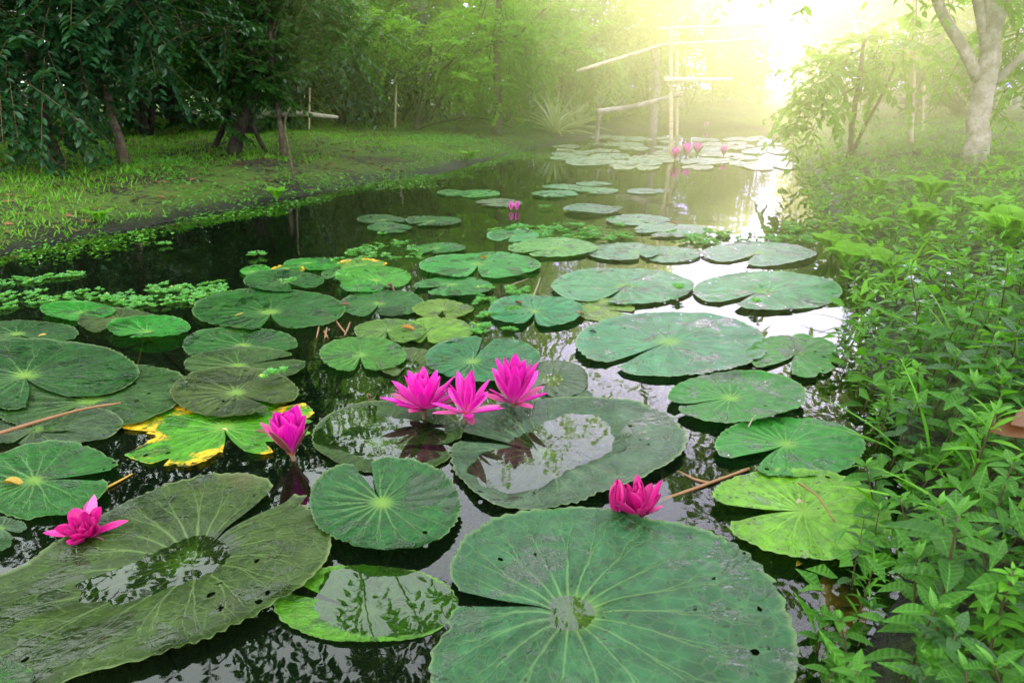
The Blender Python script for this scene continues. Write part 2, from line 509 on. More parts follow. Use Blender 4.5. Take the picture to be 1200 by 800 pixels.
PAD_TAN = []      # (hub, mean radius) for keeping small plants off the blades
def lily_pad(label, hub, outline, notch, color, z=.006, half=9.0, detail=2, dip=0.0, dip_r=.5, cup=.0, lip=.004,
             tilt=(0, 0), decay=False, group='lily pads on the pond', teeth=None, wave=.0042, folds=.0022, seed=None, stem=True, deep=.012, ragged=0.0):
    seed = seed if seed is not None else abs(hash((round(hub[0]), round(hub[1])))) % 9999
    r_ = np.random.default_rng(seed)
    H = at(hub[0], hub[1], z)
    O = np.array([at(x, y, z) for x, y in outline])
    d = O[:, :2] - H[:2]
    ang = np.arctan2(d[:, 1], d[:, 0]); rr = np.hypot(d[:, 0], d[:, 1])
    o = np.argsort(ang); ang, rr = ang[o], rr[o]
    ang = np.concatenate([ang - 2 * PI, ang, ang + 2 * PI]); rr = np.concatenate([rr, rr, rr])
    Nn = at(notch[0], notch[1], z)[:2] - H[:2]
    na = math.atan2(Nn[1], Nn[0])
    nt, nr = {0: (48, 8), 1: (128, 14), 2: (260, 26), 3: (420, 40)}[detail]
    hw = math.radians(half)
    u = np.linspace(0, 1, nt + 1)
    th = na + hw * .2 + u * (2 * PI - hw * .4)
    R = np.interp((th + PI) % (2 * PI) - PI, ang, rr)
    k = np.array([1, 2, 3, 2, 1]); k = k / k.sum()
    Rp = np.concatenate([R[-3:-1], R, R[1:3]])
    Rs = np.convolve(Rp, k, 'valid')
    R = Rs
    edge = np.minimum(u, 1 - u) * 2 * PI
    R = R * (1 - .10 * np.exp(-(edge / .10) ** 2))
    R *= 1 + .010 * sum(np.sin(th * q + r_.random() * 6.3) / math.sqrt(q) for q in (5, 8, 13, 21))
    if ragged:
        rg = Noise2(seed + 3, 12, 3.0, 26.0); R *= 1 - ragged * np.clip(rg(np.cos(th) * 1.6, np.sin(th) * 1.6) * .7 - .1, 0, 1.3)
    Rm = float(np.mean(R))
    s = np.linspace(0, 1, nr + 1) ** .9
    # wedge edges open with a curve: the notch narrows towards the hub
    uu = u[None, :]; ss = s[:, None]
    open_ = hw * np.clip(ss * 1.15, .08, 1) ** 1.0
    TH = na + open_ * (.9 + .1 * ss) + uu * (2 * PI - 2 * open_)
    RR = R[None, :] * ss
    if detail >= 1:
        teeth = teeth or int(40 + Rm * 90)
        tri = np.abs(((uu * teeth + .35 * np.sin(uu * 40 + seed)) % 1) - .5) * 2
        amp = (.034 if detail >= 2 else .024) * (0.6 + .4 * np.sin(uu * 23 + seed))
        RR = RR * (1 + amp * (tri - .5) * np.clip((ss - .93) / .07, 0, 1))
    x = H[0] + RR * np.cos(TH); y = H[1] + RR * np.sin(TH)
    nz = Noise2(seed, 12, 6, 40)
    zz = z + wave * nz(x, y) * np.clip(ss * 1.5, 0, 1) * .7
    zz += folds * np.sin(uu * 19 * 2 * PI) * ss * (1 - ss * .5)
    zz += cup * (ss ** 2)
    lipv = lip * (0.6 + .5 * np.sin(TH * 3 + seed)) * np.clip((ss - .90) / .10, 0, 1) ** 1.5
    zz += lipv
    if dip:
        nd = Noise2(seed + 5, 10, 5, 26)
        edge_ = dip_r * (1 + .28 * nd(x, y))
        q = np.clip((edge_ - ss) / .25, -1, 1)
        zz = zz - dip * (0.5 + .5 * np.tanh(q * 2.4))
    dx, dy = x - H[0], y - H[1]
    zz = zz + tilt[0] * dx + tilt[1] * dy
    if not dip and z > 0 and not (tilt[0] or tilt[1]):
        zz = np.maximum(zz, .0016 + .2 * z)
    V = np.stack([x, y, zz], -1).reshape(-1, 3)
    i = np.arange(nr)[:, None] * (nt + 1); j = np.arange(nt)[None, :]
    q = np.stack([i + j, i + nt + 1 + j, i + nt + 2 + j, i + j + 1], -1).reshape(-1, 4)
    root = empty('lily_pad', (H[0], H[1], z))
    V0 = V - np.array([H[0], H[1], z])
    mb = MB()
    one = np.ones_like(RR)
    mb.add(V0, [q], {'u': (uu * one).ravel(), 'r': (ss * one).ravel(), 'rad': (R[None, :] * one).ravel()})
    b = mb.build('blade', M_decay if decay else M_pad, root)
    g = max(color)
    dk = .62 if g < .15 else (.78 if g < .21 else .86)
    if H[1] > 1.75 and H[0] > -.3: dk *= 1.35; color = tuple(c + .02 for c in color)  # distant blades lightened: sky sheen and haze painted into their colour
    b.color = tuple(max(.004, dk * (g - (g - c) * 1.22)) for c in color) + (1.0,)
    tag(root, label, 'lily pad', group)
    if stem:
        mb = MB()
        a = r_.random() * 6.3; l = .12 + .25 * r_.random()
        tube(mb, smooth_path([(0, 0, -.004 - dip), (math.cos(a) * l * .3, math.sin(a) * l * .3, -.08 - dip), (math.cos(a) * l, math.sin(a) * l, -.40)], 8), [.0045] * 8, 6)
        mb.build('leaf_stalk', M_stalk, root)
    PAD_TAN.append((H[:2].copy(), R.copy(), th.copy(), z))
    return root

# base blade colours, scaled per pad
BG = (.036, .112, .050)      # blue green
DG = (.012, .078, .016)      # deep green
OL = (.040, .072, .018)      # olive
GG = (.056, .104, .064)      # grey green
PL = (.075, .165, .095)      # pale, with grazing sheen and haze put into the colour

lily_pad('largest blue-green pad in the foreground, round pool at its hub, slit opening left', (668, 710),
         [(528, 660), (545, 635), (600, 606), (650, 597), (700, 596), (760, 611), (820, 622), (875, 655), (915, 705), (932, 765), (925, 815), (890, 870), (800, 910), (690, 915), (590, 900), (520, 850), (500, 795), (504, 755), (526, 728), (522, 690)],
         (535, 702), BG, z=.010, half=5.0, detail=3, dip=.015, dip_r=.155, cup=.003, wave=.0042, lip=.007)
lily_pad('huge olive pad stretching across the bottom left corner, its middle flooded with clear water', (226, 643),
         [(216, 563), (262, 556), (318, 566), (345, 590), (357, 577), (370, 600), (392, 638), (375, 675), (330, 708), (285, 735), (240, 755), (165, 780), (95, 797), (30, 830), (-60, 850), (-160, 800), (-150, 740), (-60, 705), (30, 665), (100, 622), (150, 592)],
         (345, 572), OL, z=.008, half=8.0, detail=3, dip=.013, dip_r=.33, cup=.004, wave=.005, lip=.007)
lily_pad('small round dark green pad before the flower cluster, pale star of veins at its centre', (447, 588), ell(452, 595, 88, 56), (424, 545), (0.017, 0.097, 0.030), z=.014, half=7, detail=3, cup=.006, wave=.003, lip=.008)
lily_pad('bright half sunken green pad between the two biggest foreground pads', (432, 716), ell(431, 712, 107, 47), (325, 690), (0.082, 0.198, 0.006), z=-.005, half=5, detail=2, cup=.004, tilt=(-.02, -.055), wave=.004, folds=.0004)
lily_pad('big grey-green pad holding a wide mirror-like pool, just behind the dark bud flower', (640, 520),
         [(536, 500), (560, 485), (600, 474), (650, 467), (700, 468), (745, 473), (785, 492), (804, 514), (800, 532), (765, 555), (700, 580), (650, 597), (600, 601), (560, 585), (538, 562), (528, 530)],
         (520, 512), GG, z=.009, half=6, detail=3, dip=.015, dip_r=.74, cup=.004, wave=.0022)
lily_pad('dark sunken pad mirroring the pink flowers, left of the pad with the wide pool', (437, 522), ell(455, 516, 89, 43), (560, 530), (0.036, 0.078, 0.006), z=-.0055, half=6, detail=2, cup=.0062, wave=.0025, folds=.0004)
lily_pad('dying pad turned bright yellow and green, beside the lone upright pink flower', (262, 500), ell(252, 504, 118, 42, -.12), (300, 600), (0.084, 0.230, 0.006), z=.004, half=9, detail=2, decay=True, wave=.003, ragged=.26, folds=.0006)
# --- left group
lily_pad('large dark green pad cut by the left edge of the photo, notch facing the viewer', (28, 440), ell(45, 437, 112, 41), (62, 480), DG, z=.014, half=10, detail=2)
lily_pad('dark green pad at the left edge with a small yellow leaf lying on it', (20, 391), ell(25, 392, 62, 18), (60, 408), DG, z=.006)
lily_pad('lime green pad with an open notch, right of the floating lettuce raft', (172, 389), ell(172, 386, 51, 13.5), (140, 399), (0.025, 0.184, 0.006), z=.012, half=12, cup=.004)
lily_pad('fresh green pad touching the front of the left water lettuce raft', (96, 366), ell(90, 364, 44, 11), (104, 377), (0.041, 0.193, 0.006), z=.010, half=9)
lily_pad('dull olive pad with a curled edge hidden behind two brighter pads', (140, 374), ell(138, 377, 48, 15), (125, 395), OL, z=.004, half=12)
lily_pad('large deep green pad notched toward the viewer, thin yellow leaf on its left half', (317, 366), ell(313, 363, 91, 25.5), (318, 395), (0.006, 0.106, 0.006), z=.010, half=10)
lily_pad('green pad with whitish sheen, just in front of the large deep green pad', (286, 405), ell(280, 405, 67, 21), (330, 416), (0.014, 0.106, 0.009), z=.006)
lily_pad('olive pad squeezed between the sheeny green pad and the brownish one', (279, 428), ell(288, 427, 72, 20), (345, 418), (0.039, 0.087, 0.008), z=.010, half=7)
lily_pad('brownish olive pad carrying a single small lettuce rosette', (277, 460), ell(274, 460, 75, 30), (350, 490), (0.050, 0.078, 0.006), z=.015, half=4)
lily_pad('large olive pad under the brown floating stalk at the left edge', (105, 470), ell(105, 466, 116, 40, -.10), (10, 515), (0.029, 0.078, 0.009), z=.009, half=7)
lily_pad('mottled wet pad in front of the brown floating stalk', (40, 503), ell(66, 502, 77, 24, -.05), (-10, 540), (0.042, 0.078, 0.038), z=.006, half=6, ragged=.05)
lily_pad('mid green pad at the left edge whose notch points right like an open beak', (40, 563), ell(55, 562, 84, 43, -.08), (150, 556), (0.022, 0.120, 0.006), z=.010, half=8, ragged=.05)
lily_pad('small pad at the left edge just above the dark crumpled flower', (2, 618), ell(2, 618, 27, 13), (30, 628), GG, z=.008)
lily_pad('tip of a small pad peeping from the left edge below the other small one', (-12, 640), ell(-6, 638, 20, 9), (-30, 660), DG, z=.006)
lily_pad('corner piece of a pad at the very bottom left of the photo', (-20, 800), ell(-30, 796, 70, 28), (-90, 850), (0.033, 0.106, 0.006), z=.016, detail=2)
# --- upper left cluster
lily_pad('yellowing pad at the left end of the upper left cluster', (296, 318), ell(300, 317.5, 19, 6.5), (322, 320), (0.053, 0.212, 0.006), z=.006, detail=1)
lily_pad('dark green pad directly behind the large deep green pad', (335, 330), ell(332, 330, 47, 12.5), (356, 344), (0.006, 0.110, 0.006), z=.010, detail=1)
lily_pad('light green pad at the back of the upper left cluster', (360, 308), ell(366, 309, 34, 8), (330, 312), (0.044, 0.202, 0.006), z=.008, detail=1)
lily_pad('spotted yellow-green pad with leaf scraps beside the light green one', (338, 314), ell(336, 316, 20, 6), (350, 322), (0.062, 0.184, 0.006), z=.005, detail=1, decay=True)
lily_pad('mid green pad between the cluster of yellowing pads', (398, 322), ell(398, 322, 22, 7), (380, 330), (0.013, 0.129, 0.006), z=.006, detail=1)
lily_pad('bright yellow-green pad with a dark red stalk standing at its front edge', (441, 329), ell(437, 325, 45, 14), (455, 340), (0.067, 0.225, 0.006), z=.008, detail=2)
lily_pad('yellow-edged pad lying half under the bright yellow-green one', (425, 311), ell(424, 311, 30, 7), (450, 312), (0.090, 0.212, 0.006), z=.005, detail=1, decay=True)
lily_pad('rounded fresh pad at the front of the bright yellow-green one', (420, 337), ell(424, 335, 25, 7.5), (447, 330), (0.035, 0.193, 0.006), z=.012, detail=1)
lily_pad('green pad with a whitish patch near its notch, right of the large deep green pad', (444, 355), ell(448, 356, 49, 16), (436, 372), (0.016, 0.120, 0.016), z=.008)
# --- middle cluster
lily_pad('small olive pad between the whitish patched pad and the lettuce rosettes', (519, 362), ell(519, 363.5, 36, 10.5), (517, 372), (0.074, 0.147, 0.007), z=.008, detail=1)
lily_pad('light olive pad whose right half carries a brown and yellow petal', (453, 387), ell(457, 389, 42, 14), (456, 402), (0.073, 0.152, 0.006), z=.012, detail=2, half=6)
lily_pad('light olive pad tucked under the one with the brown and yellow petal', (501, 391), ell(511, 387, 44, 14.5), (497, 402), (0.066, 0.152, 0.006), z=.008, detail=2)
lily_pad('bright green two-lobed pad beside the bundle of brown stalks', (422, 416), ell(425, 416, 51, 19.5), (422, 437), (0.048, 0.152, 0.006), z=.010, half=8)
lily_pad('sunken dull pad with water over its centre, behind the left pink flower', (477, 424), ell(481, 426, 41, 17), (470, 445), (0.060, 0.097, 0.017), z=.004, dip=.008, dip_r=.4, half=6, detail=2)
lily_pad('blue-green pad directly behind the three pink flowers', (553, 424), ell(566, 421, 67, 29), (575, 390), (0.025, 0.147, 0.062), z=.010, half=5)
lily_pad('grey pad with dark wet centre at the right of the tallest pink flower', (646, 442), ell(651, 444, 38, 22), (618, 470), (0.069, 0.106, 0.069), z=.005, dip=.007, dip_r=.42)
lily_pad('little grey pad overlapped by the pad holding the wide pool', (660, 466), ell(664, 464, 32, 10), (690, 470), GG, z=.003, detail=1)
lily_pad('green pad with a curled brown leaf and its notch facing the viewer, mid pond', (627, 365), ell(628, 364.5, 56, 18), (620, 385), (0.015, 0.143, 0.051), z=.012, half=10)
lily_pad('yellow olive pad half hidden behind the pad with the curled brown leaf', (705, 360), ell(708, 362.5, 36, 12.5), (740, 366), (0.095, 0.156, 0.022), z=.006, detail=1)
lily_pad('large sage pad mid pond with its slit running down to the left', (734, 335), ell(730, 335, 84, 21.5), (706, 352), (0.042, 0.152, 0.066), z=.010, half=5)
lily_pad('biggest mid-pond pad, blue-green, in front of the sage one, its slit opening left', (784, 400), ell(788, 403, 113, 37.5), (722, 424), (0.027, 0.143, 0.063), z=.012, half=4)
lily_pad('wide green pad carrying a small yellow flower bit near its hub', (560, 309), ell(562, 311, 71, 15.5), (556, 325), (0.018, 0.152, 0.024), z=.012, half=8)
lily_pad('dark green pad with a torn shadowed left tip, in front of the wide green one', (530, 333), ell(532, 336, 46, 12.8), (490, 342), (0.013, 0.129, 0.019), z=.008, half=12)
lily_pad('narrow green pad among the lettuce behind the wide green one', (512, 291), ell(514, 291, 32, 6.5), (500, 297), (0.022, 0.156, 0.010), z=.008, detail=1)
lily_pad('green pad at the left end of the middle lettuce raft', (600, 276), ell(601, 275.5, 31, 7), (590, 282), (0.031, 0.166, 0.044), z=.008, detail=1)
lily_pad('pale green pad in front of the middle lettuce raft', (650, 291), ell(648, 291, 53, 11), (620, 297), (0.071, 0.193, 0.047), z=.007, detail=1, half=6)
lily_pad('pale mint pad right of the middle lettuce raft with its notch on the right', (748, 296), ell(730, 295, 43, 11), (754, 304), PL, z=.008, detail=1, half=8)
lily_pad('pale mint pad pressed against the right of its twin', (786, 298), ell(786, 298, 36, 9.5), (752, 302), PL, z=.006, detail=1)
lily_pad('silvery pad half under the back of the right lettuce raft', (748, 258), ell(748, 258, 38, 6), (770, 264), PL, z=.008, detail=1)
lily_pad('silvery pad with ragged front edge between the two lettuce rafts', (785, 271), ell(787, 270, 44, 8.5), (750, 276), PL, z=.006, detail=1, ragged=.1)
lily_pad('round serrated pad floating alone on dark water, right of the two distant pink buds', (695, 246), ell(695, 245.5, 35, 5.4), (725, 243), (0.056, 0.147, 0.074), z=.012, detail=1, lip=.012, half=3)
lily_pad('dull flat pad just left of the two distant pink buds', (588, 237), ell(585, 237.5, 27, 4.2), (560, 239), (0.071, 0.120, 0.046), z=.008, detail=1)
lily_pad('left one of the two joined pads behind the distant pink buds', (535, 226), ell(532, 226, 20, 3.8), (548, 227), (0.022, 0.156, 0.022), z=.008, detail=1)
lily_pad('right one of the two joined pads behind the distant pink buds', (563, 227), ell(561, 227, 25, 4.2), (545, 228), (0.022, 0.156, 0.022), z=.010, detail=1)
lily_pad('front left pad of the distant group of four', (649, 227), ell(650, 227, 27, 4.4), (672, 230), (0.041, 0.175, 0.053), z=.010, detail=1)
lily_pad('rear pad of the distant group of four', (668, 219), ell(668, 219.5, 32, 3.4), (690, 222), (0.053, 0.175, 0.053), z=.008, detail=1)
lily_pad('right pad of the distant group of four', (702, 223), ell(700, 223.5, 25, 3.4), (680, 226), (0.053, 0.175, 0.053), z=.008, detail=1)
lily_pad('back right pad of the distant group of four', (695, 215), ell(696, 215.5, 21, 2.6), (710, 217), (0.056, 0.166, 0.056), z=.008, detail=1)
lily_pad('thin pale pad alone right of the distant group of four', (758, 224), ell(757, 224, 22, 3.2), (775, 226), PL, z=.008, detail=1)
lily_pad('upper left pad of the trio on dark water near the left shore', (450, 258), ell(448, 258, 30, 5.5), (470, 262), (0.006, 0.092, 0.007), z=.008, detail=1)
lily_pad('lower pad of the trio on dark water near the left shore', (457, 268), ell(457, 268, 27, 4.8), (480, 270), (0.006, 0.120, 0.006), z=.006, detail=1)
lily_pad('right pad of the trio on dark water near the left shore', (506, 259), ell(508, 258.5, 33, 6), (480, 263), (0.006, 0.120, 0.010), z=.010, detail=1)
# --- right group
lily_pad('pale sunlit pad nearest the right lettuce raft', (891, 296), ell(891, 297, 67, 13.5), (868, 306), PL, z=.010, half=8)
lily_pad('large pale green pad with a pool at its hub beside the right bank', (897, 340), ell(901, 341, 87, 22), (852, 356), (0.036, 0.152, 0.054), z=.010, half=6, dip=.010, dip_r=.10)
lily_pad('glossy green ridged pad left of the bank plants with its notch to the left', (856, 466), ell(864, 468, 81, 30), (790, 476), (0.024, 0.152, 0.018), z=.012, half=3, cup=.008)
lily_pad('green pad partly covered by the yellow-green two-lobed pad', (922, 520), ell(928, 525, 87, 36), (850, 556), (0.018, 0.170, 0.006), z=.010, half=10)
lily_pad('spotted yellow-green pad split in two lobes at the foot of the bank plants', (942, 598), ell(942, 603, 108, 54, .16), (842, 602), (0.127, 0.267, 0.006), z=.016, half=11, ragged=.04)
lily_pad('torn green pad tucked under the bank plants behind the glossy ridged one', (935, 413), ell(930, 416, 54, 26), (905, 440), (0.019, 0.147, 0.006), z=.008, half=12, ragged=.16)
# --- far sunlit raft, bleaching by glare mixed into the blade colour
r_ = np.random.default_rng(5)
far = []
tries = 0
while len(far) < 46 and tries < 4000:
    tries += 1
    py = 160 + 36 * r_.random() ** .9
    x0 = 655 + (196 - py) * -.2; x1 = 905
    px = x0 + (x1 - x0) * r_.random()
    w = (10 + 22 * r_.random()) * (py - 109) / 75
    if py > 188 and px < 690: continue
    if all(abs(px - a) > (w + c) * .55 or abs(py - b) > 3.0 for a, b, c in far):
        far.append((px, py, w))
for k, (px, py, w) in enumerate(far):
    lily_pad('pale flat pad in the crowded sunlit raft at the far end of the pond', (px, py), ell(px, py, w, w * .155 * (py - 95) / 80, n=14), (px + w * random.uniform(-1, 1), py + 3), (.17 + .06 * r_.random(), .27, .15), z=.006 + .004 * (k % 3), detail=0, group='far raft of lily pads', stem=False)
# ------------------------------------------------------------------ flowers
def petal_mat(name, back, front, base):
    t = NT(name)
    lu = t.attr('lu'); lv = t.attr('lv')
    g = t.n('ShaderNodeNewGeometry')
    col = t.mix(g.outputs['Backfacing'], front, back)
    oi = t.n('ShaderNodeObjectInfo').outputs['Random']
    col = t.mix(t.ramp(lu, .38, .0), col, base)
    col = t.mix(t.math('MULTIPLY', oi, .6), col, tuple(c * .60 for c in back))
    col = t.mix(t.math('MULTIPLY', t.ramp(t.math('ABSOLUTE', lv), .55, 1.0), .30), col, tuple(min(1, c * 1.15 + .08) for c in front))
    vs = t.math('SINE', t.math('MULTIPLY', lv, 22.0))
    col = t.mix(t.math('MULTIPLY', t.ramp(vs, .2, 1.0), .38), col, tuple(c * .6 for c in back))
    nb = t.bump(vs, .25, .002)
    bs = t.bsdf(col, .36, .45, nb)
    return t.finish(t.with_translucent(bs, t.mix(.25, t.mix(1.0, col, (1.25, 1.6, 1.25), 'MULTIPLY'), (1.0, .02, .55)) if name != 'petal_crimson' else t.mix(1.0, col, (1.2, 1.2, 1.2), 'MULTIPLY'), .12))
M_petal = petal_mat('petal_magenta', (.62, .002, .33), (.74, .016, .45), (.82, .15, .48))
M_petal_dark = petal_mat('petal_crimson', (.46, .003, .16), (.62, .010, .26), (.34, .003, .12))
M_petal_far = petal_mat('petal_far_pink', (.85, .05, .50), (.9, .10, .6), (.8, .1, .5))
M_sepal = petal_mat('sepal_reddish', (.16, .045, .025), (.78, .10, .40), (.10, .07, .02))
M_stamen = plain_mat('stamen_yellow', (.72, .22, .05), .5, .3)

def petal_mesh(name, L, W, bend=.18, cup=.35, tipn=1.15, mat=None, twist=0.0):
    nu, nv = 9, 5
    mb = MB()
    V, lu, lv = [], [], []
    for i in range(nu):
        s = i / (nu - 1)
        w = .5 * W * (.22 * (1 - s) + math.sin(PI * min(1, s ** tipn * .97 + .03)) ** .75) if i < nu - 1 else .0006
        for j in range(nv):
            q = -1 + 2 * j / (nv - 1)
            zc = cup * w * q * q
            V.append((s * L - .3 * bend * L * s * s * s, q * w, zc + bend * L * s * s + twist * q * w * s))
            lu.append(s); lv.append(q)
    i = np.arange(nu - 1)[:, None] * nv; j = np.arange(nv - 1)[None, :]
    f = np.stack([i + j, i + nv + j, i + nv + j + 1, i + j + 1], -1).reshape(-1, 4)
    mb.add(V, [f], {'lu': lu, 'lv': lv})
    return mb.mesh(name, mat)

PET = {}
def pet(kind, mat):
    key = (kind, mat.name)
    if key not in PET:
        L, W, b, c = {'long': (1, .23, .10, .5), 'mid': (1, .26, .16, .6), 'core': (1, .27, .18, .8), 'wide': (1, .36, .22, .8), 'sepal': (1, .25, .10, .45), 'ruffle': (1, .48, .35, .9)}[kind]
        PET[key] = petal_mesh('petal_' + kind, L, W, b, c, mat=mat, twist=.2 if kind == 'ruffle' else 0)
    return PET[key]

def bloom(name, label, base, z0, rings, size, seed, group=None, tilt=(0, 0), mat=None, stem_to=None, stamens=True, sub=None, cat='water lily'):
    r = np.random.default_rng(seed)
    P = at(base[0], base[1], z0)
    root = empty(name, P, (tilt[0], tilt[1], r.random() * 6.3))
    tag(root, label, cat, group)
    m = mat or M_petal
    for (kind, n, L, elev, off, nm) in rings:
        ph = r.random() * 6.3
        for k in range(n):
            mm = m if nm == 'petal' else M_sepal
            me = pet(kind, mm)
            o = link(nm, me, root)
            a = ph + 2 * PI * (k + .22 * (r.random() - .5)) / n
            e = math.radians(elev + 9 * (r.random() - .5) * (1.6 if sub == 'loose' else 1))
            o.location = (math.cos(a) * off * size, math.sin(a) * off * size, .004 + .010 * size * (elev / 90))
            o.rotation_euler = ((r.random() - .5) * .35, -e, a)
            s = size * L * (.92 + .16 * r.random())
            o.scale = (s, s * (.9 + .2 * r.random()), s)
    if stamens:
        mb = MB()
        for k in range(36):
            a = k * 2.399; q = .05 * math.sqrt(k / 36) * size * 1.6
            tip = np.array([math.cos(a) * q * 1.5, math.sin(a) * q * 1.5, size * (.30 + .12 * (1 - k / 36))])
            tube(mb, [(math.cos(a) * q, math.sin(a) * q, .005), tip * .6, tip], [.0016 * size / .1, .0018 * size / .1, .0008 * size / .1], 5)
        mb.build('stamens', M_stamen, root)
    mb = MB()
    tube(mb, smooth_path([(0, 0, .004), (0, 0, -.02 - z0), (.05, .03, -.20 - z0), (.12, .05, -.40)], 10), [.0055 * max(.5, size / .1)] * 10, 8)
    mb.build('flower_stalk', M_stalk, root)
    return root

OPEN = [('sepal', 4, 1.0, 10, .06, 'sepal'), ('long', 6, 1.10, 15, .06, 'petal'), ('long', 7, 1.08, 38, .055, 'petal'), ('mid', 7, 1.04, 58, .05, 'petal'), ('core', 6, 1.0, 74, .04, 'petal'), ('core', 4, .82, 82, .02, 'petal')]
TALL = [('sepal', 4, .92, 14, .05, 'sepal'), ('long', 4, 1.02, 30, .055, 'petal'), ('long', 6, 1.12, 56, .05, 'petal'), ('mid', 7, 1.15, 68, .045, 'petal'), ('core', 6, 1.05, 76, .035, 'petal'), ('core', 4, .9, 83, .02, 'petal')]
SLIM = [('sepal', 4, .88, 4, .05, 'sepal'), ('long', 5, 1.0, 14, .05, 'petal'), ('long', 4, 1.05, 48, .045, 'petal'), ('mid', 5, 1.10, 74, .030, 'petal'), ('core', 5, 1.05, 80, .022, 'petal'), ('core', 4, .92, 85, .012, 'petal')]
CUP = [('sepal', 4, .92, 50, .05, 'sepal'), ('wide', 5, 1.0, 58, .045, 'petal'), ('wide', 6, 1.0, 70, .04, 'petal'), ('wide', 5, .95, 78, .03, 'petal'), ('core', 4, .85, 84, .02, 'petal')]
LOOSE = [('sepal', 3, .95, 6, .09, 'sepal'), ('long', 4, .95, 10, .09, 'petal'), ('ruffle', 5, .72, 22, .12, 'petal'), ('ruffle', 6, .55, 42, .16, 'petal'), ('mid', 5, .55, 55, .12, 'petal'), ('ruffle', 5, .48, 62, .06, 'petal')]
BUDOPEN = [('sepal', 3, .70, 30, .08, 'sepal'), ('wide', 5, .72, 34, .10, 'petal'), ('mid', 5, .85, 50, .12, 'petal'), ('wide', 5, .80, 66, .08, 'petal'), ('core', 5, .8, 80, .05, 'petal')]
CLOSED = [('wide', 4, 1.0, 80, .03, 'petal'), ('wide', 4, .95, 84, .02, 'petal'), ('sepal', 3, .72, 78, .04, 'sepal')]

bloom('water_lily', 'left pink water lily of the three open ones, broad and low', (498, 481), .018, OPEN, .090, 1, 'pink water lilies in bloom', tilt=(.10, .02))
bloom('water_lily', 'middle pink water lily of the three open ones, slim upright centre with level outer petals', (546, 486), .036, SLIM, .088, 2, 'pink water lilies in bloom', tilt=(.12, .02))
bloom('water_lily', 'right and tallest pink water lily of the three open ones', (602, 474), .018, TALL, .099, 3, 'pink water lilies in bloom', tilt=(.06, .04))
bloom('water_lily', 'lone cup shaped pink water lily beside the dying yellow pad', (342, 533), .012, CUP, .098, 4, 'pink water lilies in bloom', tilt=(.05, .03))
bloom('water_lily', 'crumpled dark crimson water lily lying against the huge olive pad', (103, 628), .006, LOOSE, .066, 5, 'fading water lilies', tilt=(.12, .35), mat=M_petal_dark, sub='loose')
bloom('water_lily', 'half closed crimson water lily between the wide pool pad and the largest foreground pad', (752, 605), .002, BUDOPEN, .080, 6, 'fading water lilies', tilt=(.12, .18), mat=M_petal_dark, sub='loose')
bloom('water_lily_bud', 'closed crimson bud leaning at the left side of the half closed water lily', (722, 606), .0, CLOSED, .070, 7, 'fading water lilies', tilt=(.05, -.10), mat=M_petal_dark, stamens=False, cat='flower bud')
bloom('water_lily_bud', 'left one of two tiny pink buds standing on dark water in the distance', (599, 247), .0, CLOSED, .056, 8, 'distant pink buds', mat=M_petal_far, stamens=False, cat='flower bud')
bloom('water_lily_bud', 'right one of two tiny pink buds standing on dark water in the distance', (606, 247), .0, CLOSED, .056, 9, 'distant pink buds', mat=M_petal_far, stamens=False, cat='flower bud')
for k, (x, y, s, lab) in enumerate([(791, 187, .17, 'left one of the three pink flowers in the sunlit far raft'), (804, 183, .20, 'middle one of the three pink flowers in the sunlit far raft'), (817, 181, .18, 'right one of the three pink flowers in the sunlit far raft'),
                                    (848, 182, .13, 'single pink bud right of the three far pink flowers'), (827, 150, .16, 'farthest pink flower, small above the sunlit raft')]):
    bloom('water_lily', lab, (x, y), .03, CUP, s * .75, 20 + k, 'far pink water lilies', mat=M_petal_far, stamens=False)

# ------------------------------------------------------------------ floating rosettes (water lettuce)
M_lettuce = leaf_mat('lettuce_leaf', (.035, .16, .035), (.10, .33, .07), (.20, .42, .06), .30, .42, .4, vein=.3, yellow=((.42, .36, .03), .955), obj_rand=.5)
def rosette_mesh(seed, n=12, R=.017):
    r = np.random.default_rng(seed)
    mb = MB()
    tpl = leaf_tpl(4, 'obov', .30, -.10)
    for q in range(3):                      # mother rosette and two offshoots
        a0 = r.random() * 6.3
        cx, cy = (0, 0) if q == 0 else (math.cos(a0 + q * 2.4) * R * 1.35, math.sin(a0 + q * 2.4) * R * 1.35)
        k = np.arange(n - 3 * (q > 0)); m = len(k)
        a = k * 2.399 + r.random(m) * .5 + a0
        e = np.radians(4 + 56 * k / m + 10 * r.random(m))
        D = np.stack([np.cos(a) * np.cos(e), np.sin(a) * np.cos(e), np.sin(e)], -1)
        L = R * (1.0 - .4 * k / m) * (.8 + .3 * r.random(m)) * (1 if q == 0 else .72)
        put_leaves(mb, tpl, np.stack([cx + np.cos(a) * .002, cy + np.sin(a) * .002, 0 * a + .003], -1), D, np.array([0, 0, 1.0]), L, L * .62, r.random(m))
    return mb.mesh('rosette', M_lettuce)
ROS = [rosette_mesh(s, 12 + s % 5) for s in range(6)]
def pad_under(x, y):
    for H, R, th, z in PAD_TAN:
        dx, dy = x - H[0], y - H[1]
        d = math.hypot(dx, dy)
        if d > R.max(): continue
        a = math.atan2(dy, dx)
        a0 = th[0]
        aa = (a - a0) % (2 * PI)
        if d < np.interp(aa, th - a0, R): return z + .012
    return None
r_ = np.random.default_rng(31)
NROS = [0]
